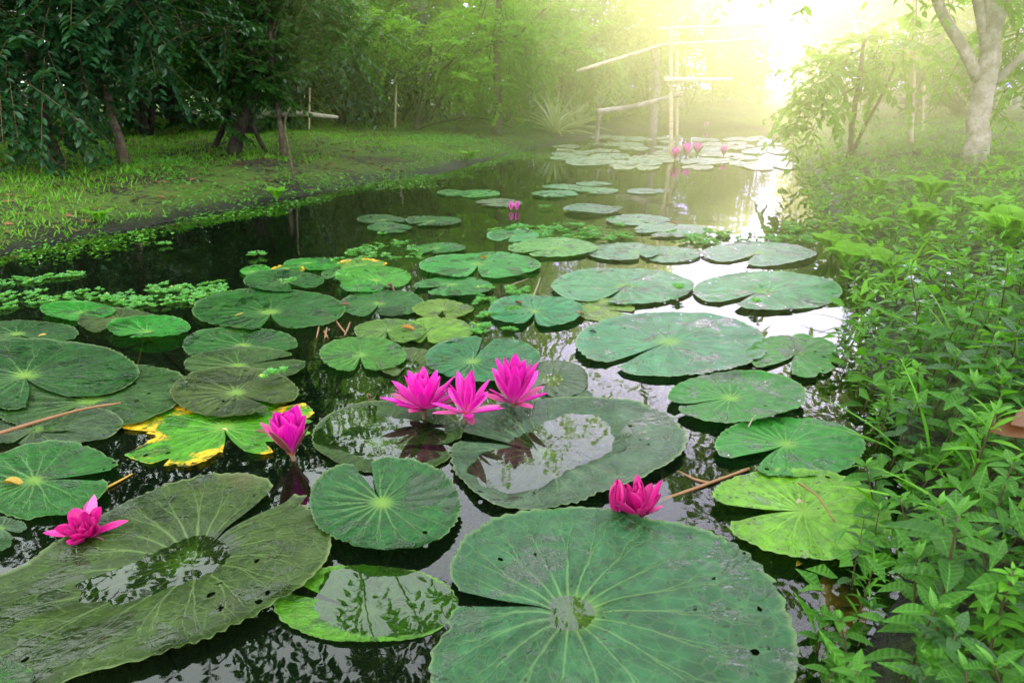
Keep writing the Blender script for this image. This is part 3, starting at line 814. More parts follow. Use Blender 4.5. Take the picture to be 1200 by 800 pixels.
def rosettes(region, n, s0, s1, label, group, on_pads=.15):
    """region: photo polygon as x range with upper / lower border lines"""
    (xa, ya0, ya1), (xb, yb0, yb1) = region
    got, tries = 0, 0
    while got < n and tries < n * 30:
        tries += 1
        f = r_.random()
        px = xa + (xb - xa) * f
        lo, hi = ya0 + (yb0 - ya0) * f, ya1 + (yb1 - ya1) * f
        py = lo + (hi - lo) * r_.random()
        P = at(px, py, 0)
        pz = pad_under(P[0], P[1])
        if pz is not None and r_.random() > on_pads: continue
        o = link('water_lettuce', ROS[int(r_.integers(len(ROS)))])
        o.location = (P[0], P[1], .001 if pz is None else pz)
        o.rotation_euler = ((r_.random() - .5) * .5, (r_.random() - .5) * .5, r_.random() * 6.3)
        s = s0 + (s1 - s0) * r_.random()
        o.scale = (s, s, s)
        tag(o, label, 'water lettuce', group)
        got += 1; NROS[0] += 1
rosettes(((105, 353, 362), (190, 335, 362)), 30, .7, 1.2, 'water lettuce rosette in the raft left of the large deep green pad', 'left raft of water lettuce')
rosettes(((185, 335, 362), (268, 331, 350)), 42, .8, 1.3, 'water lettuce rosette in the raft left of the large deep green pad', 'left raft of water lettuce')
rosettes(((-10, 346, 366), (118, 340, 356)), 34, .7, 1.1, 'water lettuce rosette in the raft at the left edge of the water', 'edge raft of water lettuce')
rosettes(((-10, 331, 338), (92, 320, 325)), 26, .7, 1.1, 'water lettuce rosette in the thin strip on open water at the left', 'thin strip of water lettuce')
rosettes(((410, 290, 304), (505, 280, 308)), 36, .8, 1.3, 'water lettuce rosette in the raft above the bright yellow-green pad', 'upper raft of water lettuce')
rosettes(((572, 268, 276), (735, 260, 285)), 58, 1.0, 1.8, 'water lettuce rosette in the bright raft at mid pond', 'middle raft of water lettuce')
rosettes(((550, 340, 394), (622, 338, 396)), 24, .8, 1.35, 'water lettuce rosette floating among the middle pads', 'loose water lettuce in the middle')
rosettes(((785, 275, 288), (955, 262, 286)), 44, 1.0, 1.8, 'pale water lettuce rosette in the sunlit raft near the right bank', 'right raft of water lettuce')
for (px, py, s, lab) in [(297, 300, 1.9, 'lone water lettuce on open dark water left of the upper cluster'), (190, 287, 1.5, 'tiny lone water lettuce near the left shore'),
                         (321, 450, 1.35, 'lone water lettuce sitting on the brownish olive pad'), (340, 337, 1.4, 'water lettuce growing in the notch of the dark green pad behind the large one'),
                         (398, 331, 1.5, 'water lettuce between two pads of the upper left cluster'), (395, 305, 1.3, 'water lettuce behind the upper left cluster'),
                         (446, 275, 1.3, 'water lettuce below the trio of pads'), (640, 244, 1.9, 'water lettuce left of the lone serrated pad'), (795, 346, 1.6, 'water lettuce at the right tip of the sage pad'),
                         (886, 362, 1.2, 'water lettuce in front of the large pale pad by the bank')]:
    o = link('water_lettuce', ROS[int(r_.integers(len(ROS)))])
    P = at(px, py, .006); pz = pad_under(P[0], P[1])
    o.location = (P[0], P[1], .003 if pz is None else pz + .003); o.scale = (s, s, s)
    tag(o, lab, 'water lettuce', 'single water lettuces')

# ------------------------------------------------------------------ stalks and fallen bits on the water
def stick(name, label, pts, r0, r1, mat, cat, group=None, seg=7):
    P = smooth_path([at(x, y, z) for x, y, z in pts], 16)
    c = P[0].copy()
    mb = MB(); tube(mb, P - c, np.linspace(r0, r1, len(P)), seg)
    o = mb.build(name, mat); o.location = c
    return tag(o, label, cat, group)
M_dead = plain_mat('dead_stalk', (.22, .105, .045), .5, .4)
M_red = plain_mat('red_stalk', (.13, .030, .030), .4, .5)
M_dry = plain_mat('dry_twig', (.30, .25, .16), .7, .3)
stick('dead_stalk', 'long brown dead stalk lying across the pads at the left edge', [(-15, 512, .020), (50, 492, .022), (100, 478, .022), (142, 472, .020)], .0048, .0028, M_dead, 'stalk')
for k, (a, b, c) in enumerate([((368, 420), (370, 400), (374, 382)), ((375, 418), (380, 400), (383, 384)), ((388, 412), (385, 398), (380, 388)), ((396, 416), (402, 398), (410, 378)), ((407, 412), (408, 395), (394, 376))]):
    stick('dead_stalk', 'brown bent stalk in the bundle right of the large deep green pad', [(*a, -.05), (*b, -.004), (*c, .004)], .0032, .0028, M_dead, 'stalk', 'bundle of brown stalks')
stick('dead_stalk', 'dark red stalk rising beside the bright yellow-green pad', [(462, 341, .005), (458, 333, .010), (456, 333, .05)], .004, .006, M_red, 'stalk')
stick('dead_stalk', 'short reddish stalk poking out of the water left of the pink flowers', [(433, 474, -.01), (433, 466, .004), (431, 462, .03)], .0035, .0025, M_dead, 'stalk')
stick('dead_stalk', 'brown underwater stalk running toward the yellow-green two-lobed pad', [(770, 588, -.004), (820, 570, .003), (878, 549, .004)], .0034, .003, M_dead, 'stalk')
stick('dead_stalk', 'thin brown stalk branching off the stalk near the two-lobed pad', [(794, 552, -.002), (815, 562, .001), (832, 566, .003)], .0025, .003, M_dead, 'stalk')
stick('dead_leaf', 'narrow yellow leaf strip floating left of the huge olive pad', [(113, 577, .002), (135, 566, .004), (155, 555, .002)], .0030, .0015, plain_mat('yellow_strip', (.42, .24, .02), .5), 'leaf')
stick('dry_twig', 'grey twig leaning on the pads beside the green pad with the curled leaf', [(624, 350, .01), (630, 334, .02), (633, 326, .03)], .0032, .002, M_dry, 'twig')
stick('dry_twig', 'thin grey twig floating behind the green pad with the curled leaf', [(594, 337, .008), (606, 331, .01), (620, 326, .012)], .002, .001, M_dry, 'twig')
stick('dry_twig', 'brown twig bent over the yellow-green two-lobed pad', [(936, 566, .022), (958, 580, .05), (978, 611, .03)], .0022, .0015, M_dead, 'twig')
stick('dry_twig', 'thin twig standing on the ridged pad near the bank', [(877, 500, .018), (882, 490, .03), (886, 486, .04)], .0018, .0012, M_dry, 'twig')
stick('dry_twig', 'long thin pole fragment half under water between the pads left of the pond centre', [(430, 402, -.03), (445, 396, -.01), (470, 380, -.02)], .003, .003, M_dead, 'twig')

def fallen(label, px, py, z, L, W, col, rz, curl=.5, fold=.6, pitch=-.1, cat='fallen leaf', name='fallen_leaf', mat=None):
    mb = MB()
    put_leaves(mb, leaf_tpl(6, 'ellip', fold, curl), [[0, 0, 0]], [[1, 0, 0]], [[0, 0, 1]], L, W, np.array([.5]))
    o = mb.build(name, mat or plain_mat(name + '_surface', col, .45, .4, .4, 60, col, .2))
    o.location = at(px, py, z); o.rotation_euler = (random.uniform(-.3, .3), pitch, rz)
    return tag(o, label, cat)
fallen('thin curved yellow leaf on the large deep green pad', 275, 370, .016, .030, .008, (.60, .40, .03), .25, -.15)
fallen('small yellow leaf on the pad at the left edge', 44, 394, .012, .028, .010, (.50, .34, .05), .1, -.1)
fallen('brown and yellow petal on the light olive pad', 470, 384, .020, .045, .022, (.35, .14, .01), -.1, .35)
fallen('brown curled leaf on the green mid pond pad', 603, 354, .018, .045, .022, (.16, .08, .025), -.4, .6)
fallen('little brown curl at the right rim of the green mid pond pad', 677, 367, .018, .028, .016, (.26, .13, .03), .5, .6)
fallen('small yellow flower bit on the wide green pad', 563, 302, .018, .030, .022, (.70, .32, .01), .3, .4)
fallen('dark scrap of leaf near the left end of the biggest mid-pond pad', 690, 388, .016, .028, .014, (.030, .025, .02), -.5, .2)
fallen('reddish scrap at the right rim of the large deep green pad', 398, 357, .016, .040, .014, (.17, .06, .03), .1, .2)
fallen('yellowed curled scrap at the left edge of the beak-notched pad', 2, 566, .016, .040, .024, (.45, .28, .03), .2, .5)
fallen('brown oval scrap on the dying yellow pad', 298, 506, .014, .032, .014, (.13, .06, .025), -.2, .2)
fallen('white speck of petal on the dying yellow pad', 259, 504, .014, .014, .009, (.75, .62, .30), .2, .2)
fallen('beige chip of leaf on the yellow-green two-lobed pad', 933, 589, .026, .016, .011, (.40, .30, .20), .2, .3)
fallen('yellow scrap floating on the water below the two-lobed pad', 933, 663, .003, .018, .008, (.5, .35, .06), .7, .3)
fallen('pink fallen petal on the silvery pad between the lettuce rafts', 785, 262, .016, .05, .02, (.5, .16, .10), .2, .4)
fallen('broad rust coloured leaf sunk in the shallows at the foot of the bottom right weeds', 985, 745, -.018, .17, .075, (.30, .12, .02), 1.1, .2, .3, 0)
fallen('second sunken rusty leaf just above the broad rust coloured one', 962, 712, -.022, .10, .045, (.24, .12, .03), .4, .2, .3, 0)
# ------------------------------------------------------------------ bank plants on the right
M_weed = leaf_mat('weed_leaf', (.009, .055, .005), (.060, .190, .014), (.18, .50, .02), .30, .48, .22, vein=.9, obj_rand=.45)
M_weed_top = leaf_mat('weed_young_leaf', (.05, .15, .02), (.12, .30, .04), (.16, .42, .03), .32, .45, .25, vein=.7)
M_weed_stem = plain_mat('weed_stem', (.085, .060, .030), .5, .3)
M_grass = leaf_mat('grass_blade', (.045, .16, .010), (.13, .33, .018), (.20, .44, .02), .35, .5, .25, yellow=((.26, .22, .05), .97))
M_fern = leaf_mat('fern_leaf', (.06, .20, .010), (.15, .35, .020), (.24, .48, .03), .38, .55, .2)
M_litter = plain_mat('leaf_litter', (.12, .065, .03), .8, .2)
TL = leaf_tpl(5, 'lance', .30, .22)
TL3 = leaf_tpl(3, 'lance', .30, .22)
LO = leaf_lo()

def weed_meshes(seed, h, nodes, Lf, wide=.42, per=2, lm=None, el=(-8, 26)):
    r = np.random.default_rng(seed)
    lean = (r.random(2) - .5) * .35 * h
    path = smooth_path([(0, 0, -.03), (lean[0] * .4, lean[1] * .4, h * .5), (lean[0], lean[1], h)], 12)
    ms = MB(); tube(ms, path, np.linspace(.0026, .0013, 12), 6)
    ml = MB()
    P, D, L, W, N = [], [], [], [], []
    a0 = r.random() * 6.3
    for k in range(nodes):
        f = .25 + .72 * (k / max(1, nodes - 1)) ** .8
        p = np.array([np.interp(f * 11, range(12), path[:, q]) for q in range(3)])
        nn = per if k < nodes - 1 else per + 2
        for j in range(nn):
            a = a0 + k * PI / 2 + j * 2 * PI / nn + (r.random() - .5) * .5
            e = math.radians(r.uniform(*el) + (18 if k == nodes - 1 else 0))
            P.append(p + np.array([math.cos(a), math.sin(a), 0]) * .003)
            D.append((math.cos(a) * math.cos(e), math.sin(a) * math.cos(e), math.sin(e)))
            N.append(np.array([0, 0, 1]) + (r.random(3) - .5) * .5)
            s = Lf * (1.0 - .25 * (k == nodes - 1)) * r.uniform(.7, 1.12)
            L.append(s); W.append(s * wide * r.uniform(.85, 1.1))
    put_leaves(ml, TL, P, D, N, L, W, r.random(len(P)))
    mt = MB()
    for j in range(3):
        a = r.random() * 6.3
        put_leaves(mt, TL3, [path[-1]], [[math.cos(a) * .5, math.sin(a) * .5, .8]], [[-math.cos(a), -math.sin(a), .5]], Lf * r.uniform(.3, .5), Lf * .16, r.random(1))
    return ms.mesh('weed_stem', M_weed_stem), ml.mesh('weed_leaves', lm or M_weed), mt.mesh('weed_shoot', M_weed_top)

WEEDS = [weed_meshes(1, .17, 5, .066), weed_meshes(2, .22, 6, .072), weed_meshes(3, .13, 4, .058, .40), weed_meshes(4, .26, 7, .064, .36),
         weed_meshes(5, .18, 5, .078, .40), weed_meshes(6, .15, 5, .056, .44, 3), weed_meshes(7, .20, 6, .060, .36)]
M_lime_weed = leaf_mat('lime_weed_leaf', (.028, .12, .008), (.11, .31, .018), (.26, .54, .025), .36, .5, .2, vein=.4, obj_rand=.4)
M_dusk_weed = leaf_mat('dusky_weed_leaf', (.012, .045, .012), (.042, .115, .028), (.12, .28, .04), .25, .42, .3, vein=1.0, obj_rand=.4)
WLIME = [weed_meshes(21, .13, 8, .030, .55, 3, M_lime_weed), weed_meshes(22, .17, 9, .034, .48, 3, M_lime_weed), weed_meshes(23, .20, 8, .060, .16, 3, M_lime_weed, (10, 55))]
WDUSK = [weed_meshes(31, .17, 5, .075, .38, 2, M_dusk_weed), weed_meshes(32, .21, 6, .066, .40, 2, M_dusk_weed, (-20, 15))]
WROUND = [weed_meshes(11, .10, 4, .050, .58), weed_meshes(12, .12, 4, .056, .52)]
r_ = np.random.default_rng(77)
cand = []
for _ in range(60000):
    y = .35 + 3.0 * r_.random() ** .8
    x = .15 + 3.0 * r_.random()
    cand.append((x, y))
cand = np.array(cand)
dd = pond_dist(cand[:, 0], cand[:, 1])
gh = ground_h(cand[:, 0], cand[:, 1])
def proj(P):
    P = np.asarray(P, float) - np.array([0, 0, CAM_H])
    d = P @ _F
    return 600 + FOC * (P @ _R) / d, 400 - FOC * (P @ _U) / d, d
px, py, dep = proj(np.stack([cand[:, 0], cand[:, 1], np.maximum(gh, 0) + .10], -1))
ok = (dd > -.045) & (px < 1290) & (py < 900) & (py > 200) & (dep > .45) & (px > 930)
cand, dd, dep = cand[ok], dd[ok], dep[ok]
grid, placed = {}, []
order = np.argsort(np.hypot(cand[:, 0] - .2, cand[:, 1]) * (1 + .12 * r_.random(len(cand))))
for k in order:
    x, y = cand[k]
    md = .050 + .018 * max(0, y - .9)
    if all((x - a) ** 2 + (y - b) ** 2 > md * md for a, b in placed):
        placed.append((x, y))
    if len(placed) >= 290: break
for k, (x, y) in enumerate(placed):
    z = max(-.01, gz(x, y))
    d = float(pond_dist(x, y))
    wet = d < .03 and y < 1.15
    ms, ml, mt = (WROUND[k % 2] if wet and r_.random() < .6 else WEEDS[int(r_.integers(len(WEEDS)))])
    sp = r_.random()
    kind = 'broad leaved green weed'
    if not (ms in [q[0] for q in WROUND]):
        pl = .22 + .30 * min(1, max(0, y - 1.3))
        if sp < pl: ms, ml, mt = WLIME[int(r_.integers(3))]; kind = 'small leaved lime green weed'
        elif sp < pl + .22: ms, ml, mt = WDUSK[int(r_.integers(2))]; kind = 'dusky striped leaf weed'
    hi = (1.0 if d > .05 else .75) * (1 - .42 * min(1, max(0, y - 1.2) / .9))
    s = hi * (.70 + .5 * r_.random()) * (.78 if y < .95 else (.86 if y < 1.3 else .95))
    root = empty('leafy_weed', (x, y, z), ((r_.random() - .5) * .4, (r_.random() - .5) * .4 - .12 * (d < .1), r_.random() * 6.3), s)
    link('stem', ms, root); link('foliage', ml, root); link('shoot', mt, root)
    near = 'at the waterline' if d < .06 else 'up the slope'
    zone = 'in the bottom right corner' if y < 1.1 else ('halfway along the right bank' if y < 1.9 else 'far along the right bank')
    tag(root, '%s %s %s' % (kind, near, zone), 'weed', '%ss %s %s' % (kind, near, zone))

# ground cover beyond and between: nobody could count it
def scatter(n, x0, x1, y0, y1, cond, seed):
    r = np.random.default_rng(seed)
    x = x0 + (x1 - x0) * r.random(n); y = y0 + (y1 - y0) * r.random(n)
    d = pond_dist(x, y)
    k = cond(x, y, d)
    return x[k], y[k], d[k], r
mb = MB()
x, y, d, r = scatter(64000, .2, 6.5, .3, 10.5, lambda x, y, d: (d > -.05) & (x > .12 * y), 5)
keep = RNG.random(len(x)) < np.maximum(np.clip(1.9 / (y + .5) ** 1.1, .10, 1) * (np.where(y > 4.2, .55, 1)), .85 * (d < .30))
x, y, d = x[keep], y[keep], d[keep]
z = np.maximum(ground_h(x, y), 0) + .01 + .13 * RNG.random(len(x)) ** 1.3 * np.clip(1.25 - y * .09, .3, 1)
a = RNG.random(len(x)) * 6.3; e = RNG.uniform(-.2, .9, len(x))
far_ = (y > 1.9) & (RNG.random(len(x)) < .75)  # most far leaves turn lime, painting sunlight onto the upper bank
for sel, mi_ in ((~far_, 0), (far_, 1)):
    m_ = int(sel.sum())
    put_leaves(mb, LO, np.stack([x, y, z], -1)[sel], np.stack([np.cos(a) * np.cos(e), np.sin(a) * np.cos(e), np.sin(e)], -1)[sel], np.array([0, 0, 1.0]) + RNG.normal(size=(m_, 3)) * .35,
               RNG.uniform(.030, .065, m_), RNG.uniform(.014, .028, m_), mi=mi_)
tag(mb.build('bank_herbs', [M_weed, M_lime_weed]), 'low leafy herbs covering the right bank', 'ground cover', kind='stuff')

def blades(mb, x, y, z, h, w, r, lean=.5):
    a = r.random(len(x)) * 6.3; e = np.radians(r.uniform(35, 88, len(x)))
    D = np.stack([np.cos(a) * np.cos(e), np.sin(a) * np.cos(e), np.sin(e)], -1)
    put_leaves(mb, leaf_tpl(3, 'strap', .2, .35), np.stack([x, y, z], -1), D, np.stack([-np.cos(a), -np.sin(a), .6 + 0 * a], -1), h, w, r.random(len(x)))
gn3 = Noise2(21, 12, 1.0, 5.0)
mb = MB()
x, y, d, r = scatter(150000, -8.5, .6, 2.2, 13, lambda x, y, d: (d > .02) & (x < .12 * y), 8)
k = (gn3(x, y) + .8 * (d > .7) - .55 * ((d < .7) & (d > .12)) > -.35 + r.normal(size=len(x)) * .5) & (r.random(len(x)) < np.clip(4.5 / y, .25, 1))
x, y = x[k], y[k]
blades(mb, x, y, ground_h(x, y) - .004, r.uniform(.018, .055, len(x)), r.uniform(.005, .011, len(x)), r)
x, y, d, r = scatter(24000, .5, 12, 3.6, 16, lambda x, y, d: (d > .1) & (x > .12 * y), 9)
k = r.random(len(x)) < .55
x, y = x[k], y[k]
blades(mb, x, y, ground_h(x, y) - .004, r.uniform(.04, .11, len(x)), r.uniform(.006, .012, len(x)), r)
tag(mb.build('bank_grass', M_grass), 'short grass growing in patches on both banks', 'grass', kind='stuff')
# low broad weeds on the left bank and along its waterline
mb = MB()
x, y, d, r = scatter(60000, -7, .6, 2.3, 12, lambda x, y, d: (d > -.02) & (d < 1.4) & (x < .12 * y), 12)
k = (gn3(x * 1.7 + 3, y * 1.7) > .50 - 1.1 * np.exp(-d / .16) + r.normal(size=len(x)) * .35)
x, y = x[k], y[k]
a = r.random(len(x)) * 6.3; e = r.uniform(.0, .9, len(x))
put_leaves(mb, LO, np.stack([x, y, np.maximum(ground_h(x, y), 0) + .004 + .04 * r.random(len(x))], -1), np.stack([np.cos(a) * np.cos(e), np.sin(a) * np.cos(e), np.sin(e)], -1),
           np.array([0, 0, 1.0]) + r.normal(size=(len(x), 3)) * .4, r.uniform(.02, .05, len(x)), r.uniform(.012, .024, len(x)))
M_herb = leaf_mat('herb_leaf', (.028, .12, .012), (.09, .27, .028), (.16, .38, .03), .3, .5, .25)
tag(mb.build('shore_herbs', M_herb), 'small bright herbs along the left shore', 'ground cover', kind='stuff')
# floating weed film hugging the left shore
mb = MB()
x, y, d, r = scatter(60000, -6, 2.2, 2.2, 11, lambda x, y, d: (d < .02) & (d > -.75) & (x < .13 * y), 14)
nn = gn3(x * 1.3 + 9, y * 2.2)
k = (nn > -.25 + 1.5 * np.abs(d + .12 - .10 * nn) / (.22 + .05 * y) + r.normal(size=len(x)) * .2)
x, y = x[k], y[k]
a = r.random(len(x)) * 6.3; e = r.uniform(-.05, .5, len(x))
put_leaves(mb, LO, np.stack([x, y, .002 + .010 * r.random(len(x))], -1), np.stack([np.cos(a) * np.cos(e), np.sin(a) * np.cos(e), np.sin(e)], -1),
           np.array([0, 0, 1.0]) + r.normal(size=(len(x), 3)) * .25, r.uniform(.014, .032, len(x)), r.uniform(.010, .022, len(x)))
tag(mb.build('floating_weed', M_herb), 'film of tiny floating weed along the left shore', 'floating weed', kind='stuff')
mb = MB()
x, y, d, r = scatter(12000, -8, 5, 1.0, 13, lambda x, y, d: d > .06, 15)
k = r.random(len(x)) < np.where(x < .1 * y, .5, .12)
x, y = x[k], y[k]
a = r.random(len(x)) * 6.3
put_leaves(mb, LO, np.stack([x, y, ground_h(x, y) + .006], -1), np.stack([np.cos(a), np.sin(a), r.uniform(-.1, .3, len(x))], -1), np.array([0, 0, 1.0]) + r.normal(size=(len(x), 3)) * .3,
           r.uniform(.03, .09, len(x)), r.uniform(.015, .035, len(x)))
M_lit = leaf_mat('litter_leaf', (.05, .028, .014), (.22, .12, .045), (.2, .1, .03), .1, .75, .2)
tag(mb.build('leaf_litter', M_lit), 'dry fallen leaves scattered over the soil of the banks', 'leaf litter', kind='stuff')

# tall grass stems and big dry leaves in the near right corner
def grass_tuft(label, px, py, n, h, seed, group='tall grass tufts on the right bank'):
    r = np.random.default_rng(seed)
    P = gp(px, py)
    mb = MB()
    a = r.random(n) * 6.3; e = np.radians(r.uniform(30, 80, n))
    put_leaves(mb, leaf_tpl(7, 'strap', .25, .55), np.zeros((n, 3)) + r.normal(size=(n, 3)) * .008, np.stack([np.cos(a) * np.cos(e), np.sin(a) * np.cos(e), np.sin(e)], -1),
               np.stack([-np.cos(a), -np.sin(a), .7 + 0 * a], -1), h * r.uniform(.6, 1.1, n), r.uniform(.006, .009, n), r.random(n) * .9)
    o = mb.build('grass_tuft', M_grass); o.location = P - np.array([0, 0, .01])
    tag(o, label, 'grass', group)
for k, (px, py, n, h, lab) in enumerate([(1090, 560, 9, .26, 'tuft of long grass amid the weeds right of the two-lobed pad'), (1165, 640, 8, .24, 'tuft of long grass low on the right edge of the photo'), (1050, 345, 8, .30, 'arching tuft of grass beside the large pale pad by the bank'),
                                     (1120, 430, 9, .30, 'tuft of long grass in front of the big dry leaves'), (1010, 390, 7, .26, 'thin grass leaning over the water near the torn pad'), (1175, 330, 9, .34, 'tall grass at the right edge halfway up the bank'),
                                     (1130, 760, 8, .20, 'grass tuft in the bottom right corner')]):
    grass_tuft(lab, px, py, n, h, 300 + k)
M_bigdry = plain_mat('big_dry_leaf', (.13, .045, .014), .42, .4, .35, 14, (.30, .10, .02), .15)
for k, (px, py, L, W, rz, lab) in enumerate([(1158, 512, .085, .036, -.25, 'large brown dry leaf caught among the weeds at the right edge'), (1185, 505, .075, .032, .25, 'orange brown dry leaf cut by the right edge of the photo')]):
    P = gp(px, py); P = at(px, py - 8, P[2] + .13)
    mb = MB(); put_leaves(mb, leaf_tpl(8, 'ellip', .22, .30), [[0, 0, 0]], [[1, 0, 0.1]], [[0, -.5, 1]], L, W, np.array([.5]))
    o = mb.build('dry_leaf', M_bigdry); o.location = P; o.rotation_euler = (.3, -.2, rz)
    tag(o, lab, 'dry leaf')

# ferns
def fern_mesh(seed, nf, L):
    r = np.random.default_rng(seed)
    mb = MB()
    for k in range(nf):
        a = k * 2 * PI / nf + r.random() * .7
        e = math.radians(r.uniform(45, 75))
        d = np.array([math.cos(a), math.sin(a), 0])
        Lf = L * r.uniform(.75, 1.1)
        P = bez((0, 0, 0), d * Lf * .30 * math.cos(e) + np.array([0, 0, Lf * .70]), d * Lf * .62 + np.array([0, 0, Lf * .62]), 22)
        tube(mb, P, np.linspace(.0022, .0006, 22) * L / .3, 4)
        T = nrm(np.gradient(P, axis=0)); S = nrm(np.cross(T, [0, 0, 1.0]))
        idx = np.arange(3, 22)
        w = np.sin(PI * ((idx - 2) / 21.0) ** .7) * .26 * Lf + .004
        for s in (-1, 1):
            put_leaves(mb, TL3, P[idx], S[idx] * s + T[idx] * .45, np.cross(S[idx], T[idx]) + np.array([0, 0, .2]), w, w * .26 + .003, r.random(len(idx)))
    return mb.mesh('fern', M_fern)
FERN = [fern_mesh(k, 6 + k, .30) for k in range(3)]
for k, (px, py, s, lab) in enumerate([(1088, 240, .8, 'upper bright fern on the slope below the big trunk'), (1076, 278, .7, 'fern right below the upper bright fern'), (992, 322, .62, 'small fern at the water edge beside the large pale pad'),
                                  (972, 300, .6, 'small fern by the water behind the pale sunlit pad'), (1024, 232, .7, 'hazy fern left of the upper bright fern'), (1012, 285, .6, 'fern between the water edge ferns and the slope ferns'),
                                  (1148, 262, .65, 'fern at the right part of the slope'), (1042, 330, .55, 'fern above the nearest weeds on the slope'), (1180, 300, .8, 'fern by the right edge of the photo')]):
    o = link('fern', FERN[k % 3]); o.location = gp(px, py); o.rotation_euler = (0, 0, k * 1.7); o.scale = (s, s, s)
    tag(o, lab, 'fern', 'ferns on the right bank')
for k, (px, py, s, lab) in enumerate([(325, 236, .55, 'little fern at the left waterline below the leaning dead stick'), (118, 262, .4, 'tiny fern at the left waterline near the photo edge'), (550, 190, .6, 'little fern at the far left shore')]):
    o = link('fern', FERN[k % 3]); o.location = gp(px, py); o.rotation_euler = (0, 0, k * 1.3); o.scale = (s, s, s)
    tag(o, lab, 'fern', 'ferns on the left shore')
# ------------------------------------------------------------------ trees
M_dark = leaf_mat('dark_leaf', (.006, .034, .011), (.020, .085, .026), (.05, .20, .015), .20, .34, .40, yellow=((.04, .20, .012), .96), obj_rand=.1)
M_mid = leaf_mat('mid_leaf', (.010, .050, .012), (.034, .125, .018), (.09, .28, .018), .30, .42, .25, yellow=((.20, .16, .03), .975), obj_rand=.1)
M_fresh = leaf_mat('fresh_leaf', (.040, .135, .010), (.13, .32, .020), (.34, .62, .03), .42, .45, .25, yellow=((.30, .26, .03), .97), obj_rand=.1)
M_twig = bark_mat('twig_brown', (.10, .060, .030), (.20, .13, .07), 30)
M_lime = leaf_mat('lime_leaf', (.045, .17, .008), (.13, .34, .014), (.38, .70, .03), .45, .45, .25, yellow=((.42, .44, .02), .955), obj_rand=.1)
M_pale = leaf_mat('pale_leaf', (.055, .16, .02), (.15, .31, .05), (.32, .55, .06), .40, .38, .35, obj_rand=.1)
M_far = leaf_mat('far_leaf', (.028, .10, .010), (.10, .25, .020), (.26, .48, .02), .38, .5, .2, obj_rand=.3)
M_bark = bark_mat('bark_brown', (.060, .042, .028), (.13, .10, .07))
M_bark_pale = bark_mat('bark_pale', (.20, .18, .12), (.40, .37, .27), 12)
M_bark_dark = bark_mat('bark_dark', (.022, .018, .013), (.055, .045, .032), 22)
M_bamboo = bark_mat('bamboo_pole', (.50, .43, .22), (.66, .58, .36), 9, .5)
M_log = bark_mat('log_bark', (.34, .32, .22), (.52, .48, .36), 10)
TE = leaf_tpl(3, 'ellip', .28, .22)
TO = leaf_tpl(3, 'obov', .25, .12)
UP = np.array([0, 0, 1.0])

def crown(ml, mt, c, rad, n, TLn, npl, LL, WW, tpl, r, droop=.5, out=.7, shell=.55, twig_r=.004, spread=.9, lop=.45, cut=None):
    """twigs with alternate leaves through an ellipsoid, denser to its outside"""
    c = np.asarray(c, float); rad = np.asarray(rad, float)
    u = nrm(r.normal(size=(n, 3)))
    q = (shell + (1 - shell) * r.random(n) ** .5)
    lump = Noise2(int(r.integers(9999)), 8, 1.2, 4.0)
    q = q * (1 + .16 * lump(u[:, 0] * 2 + u[:, 2] * 1.3, u[:, 1] * 2 - u[:, 2]))
    P0 = c + rad * u * q[:, None]
    d = nrm(u * out + r.normal(size=(n, 3)) * .55 + np.array([0, 0, -droop * .5 + .15]))
    TLn = TLn * r.uniform(.65, 1.2, n)
    P0 = P0 - d * (TLn * .5)[:, None]
    if cut is not None:
        k = cut(P0); P0, d, TLn, n = P0[k], d[k], TLn[k], int(k.sum())
    t = np.linspace(.08, 1, npl)
    P = P0[:, None] + d[:, None] * (TLn[:, None] * t)[..., None] - UP * (droop * .5 * TLn[:, None] * t ** 2)[..., None]
    T = nrm(d[:, None] - UP * (droop * t)[None, :, None])
    S = nrm(np.cross(T, UP))
    sg = np.where(np.arange(npl) % 2 == 0, 1, -1)[None, :, None]
    D = nrm(T * lop + S * sg * spread + r.normal(size=P.shape) * .16 - UP * .12)
    N = UP + r.normal(size=P.shape) * .32
    sz = np.repeat(r.uniform(.8, 1.15, n), npl) * np.tile(.75 + .35 * np.sin(PI * t), n)
    ml_r = np.clip(np.repeat(r.random(n), npl) * .6 + r.random(n * npl) * .4, 0, 1)
    put_leaves(ml, tpl, P.reshape(-1, 3), D.reshape(-1, 3), N.reshape(-1, 3), LL * sz, WW * sz, ml_r)
    if mt is not None:
        for k in range(n):
            tube(mt, P[k][::max(1, npl // 4)], twig_r * np.linspace(1, .4, len(P[k][::max(1, npl // 4)])), 3, mi=1 if mt is ml else 0, cap=False)
    return P0

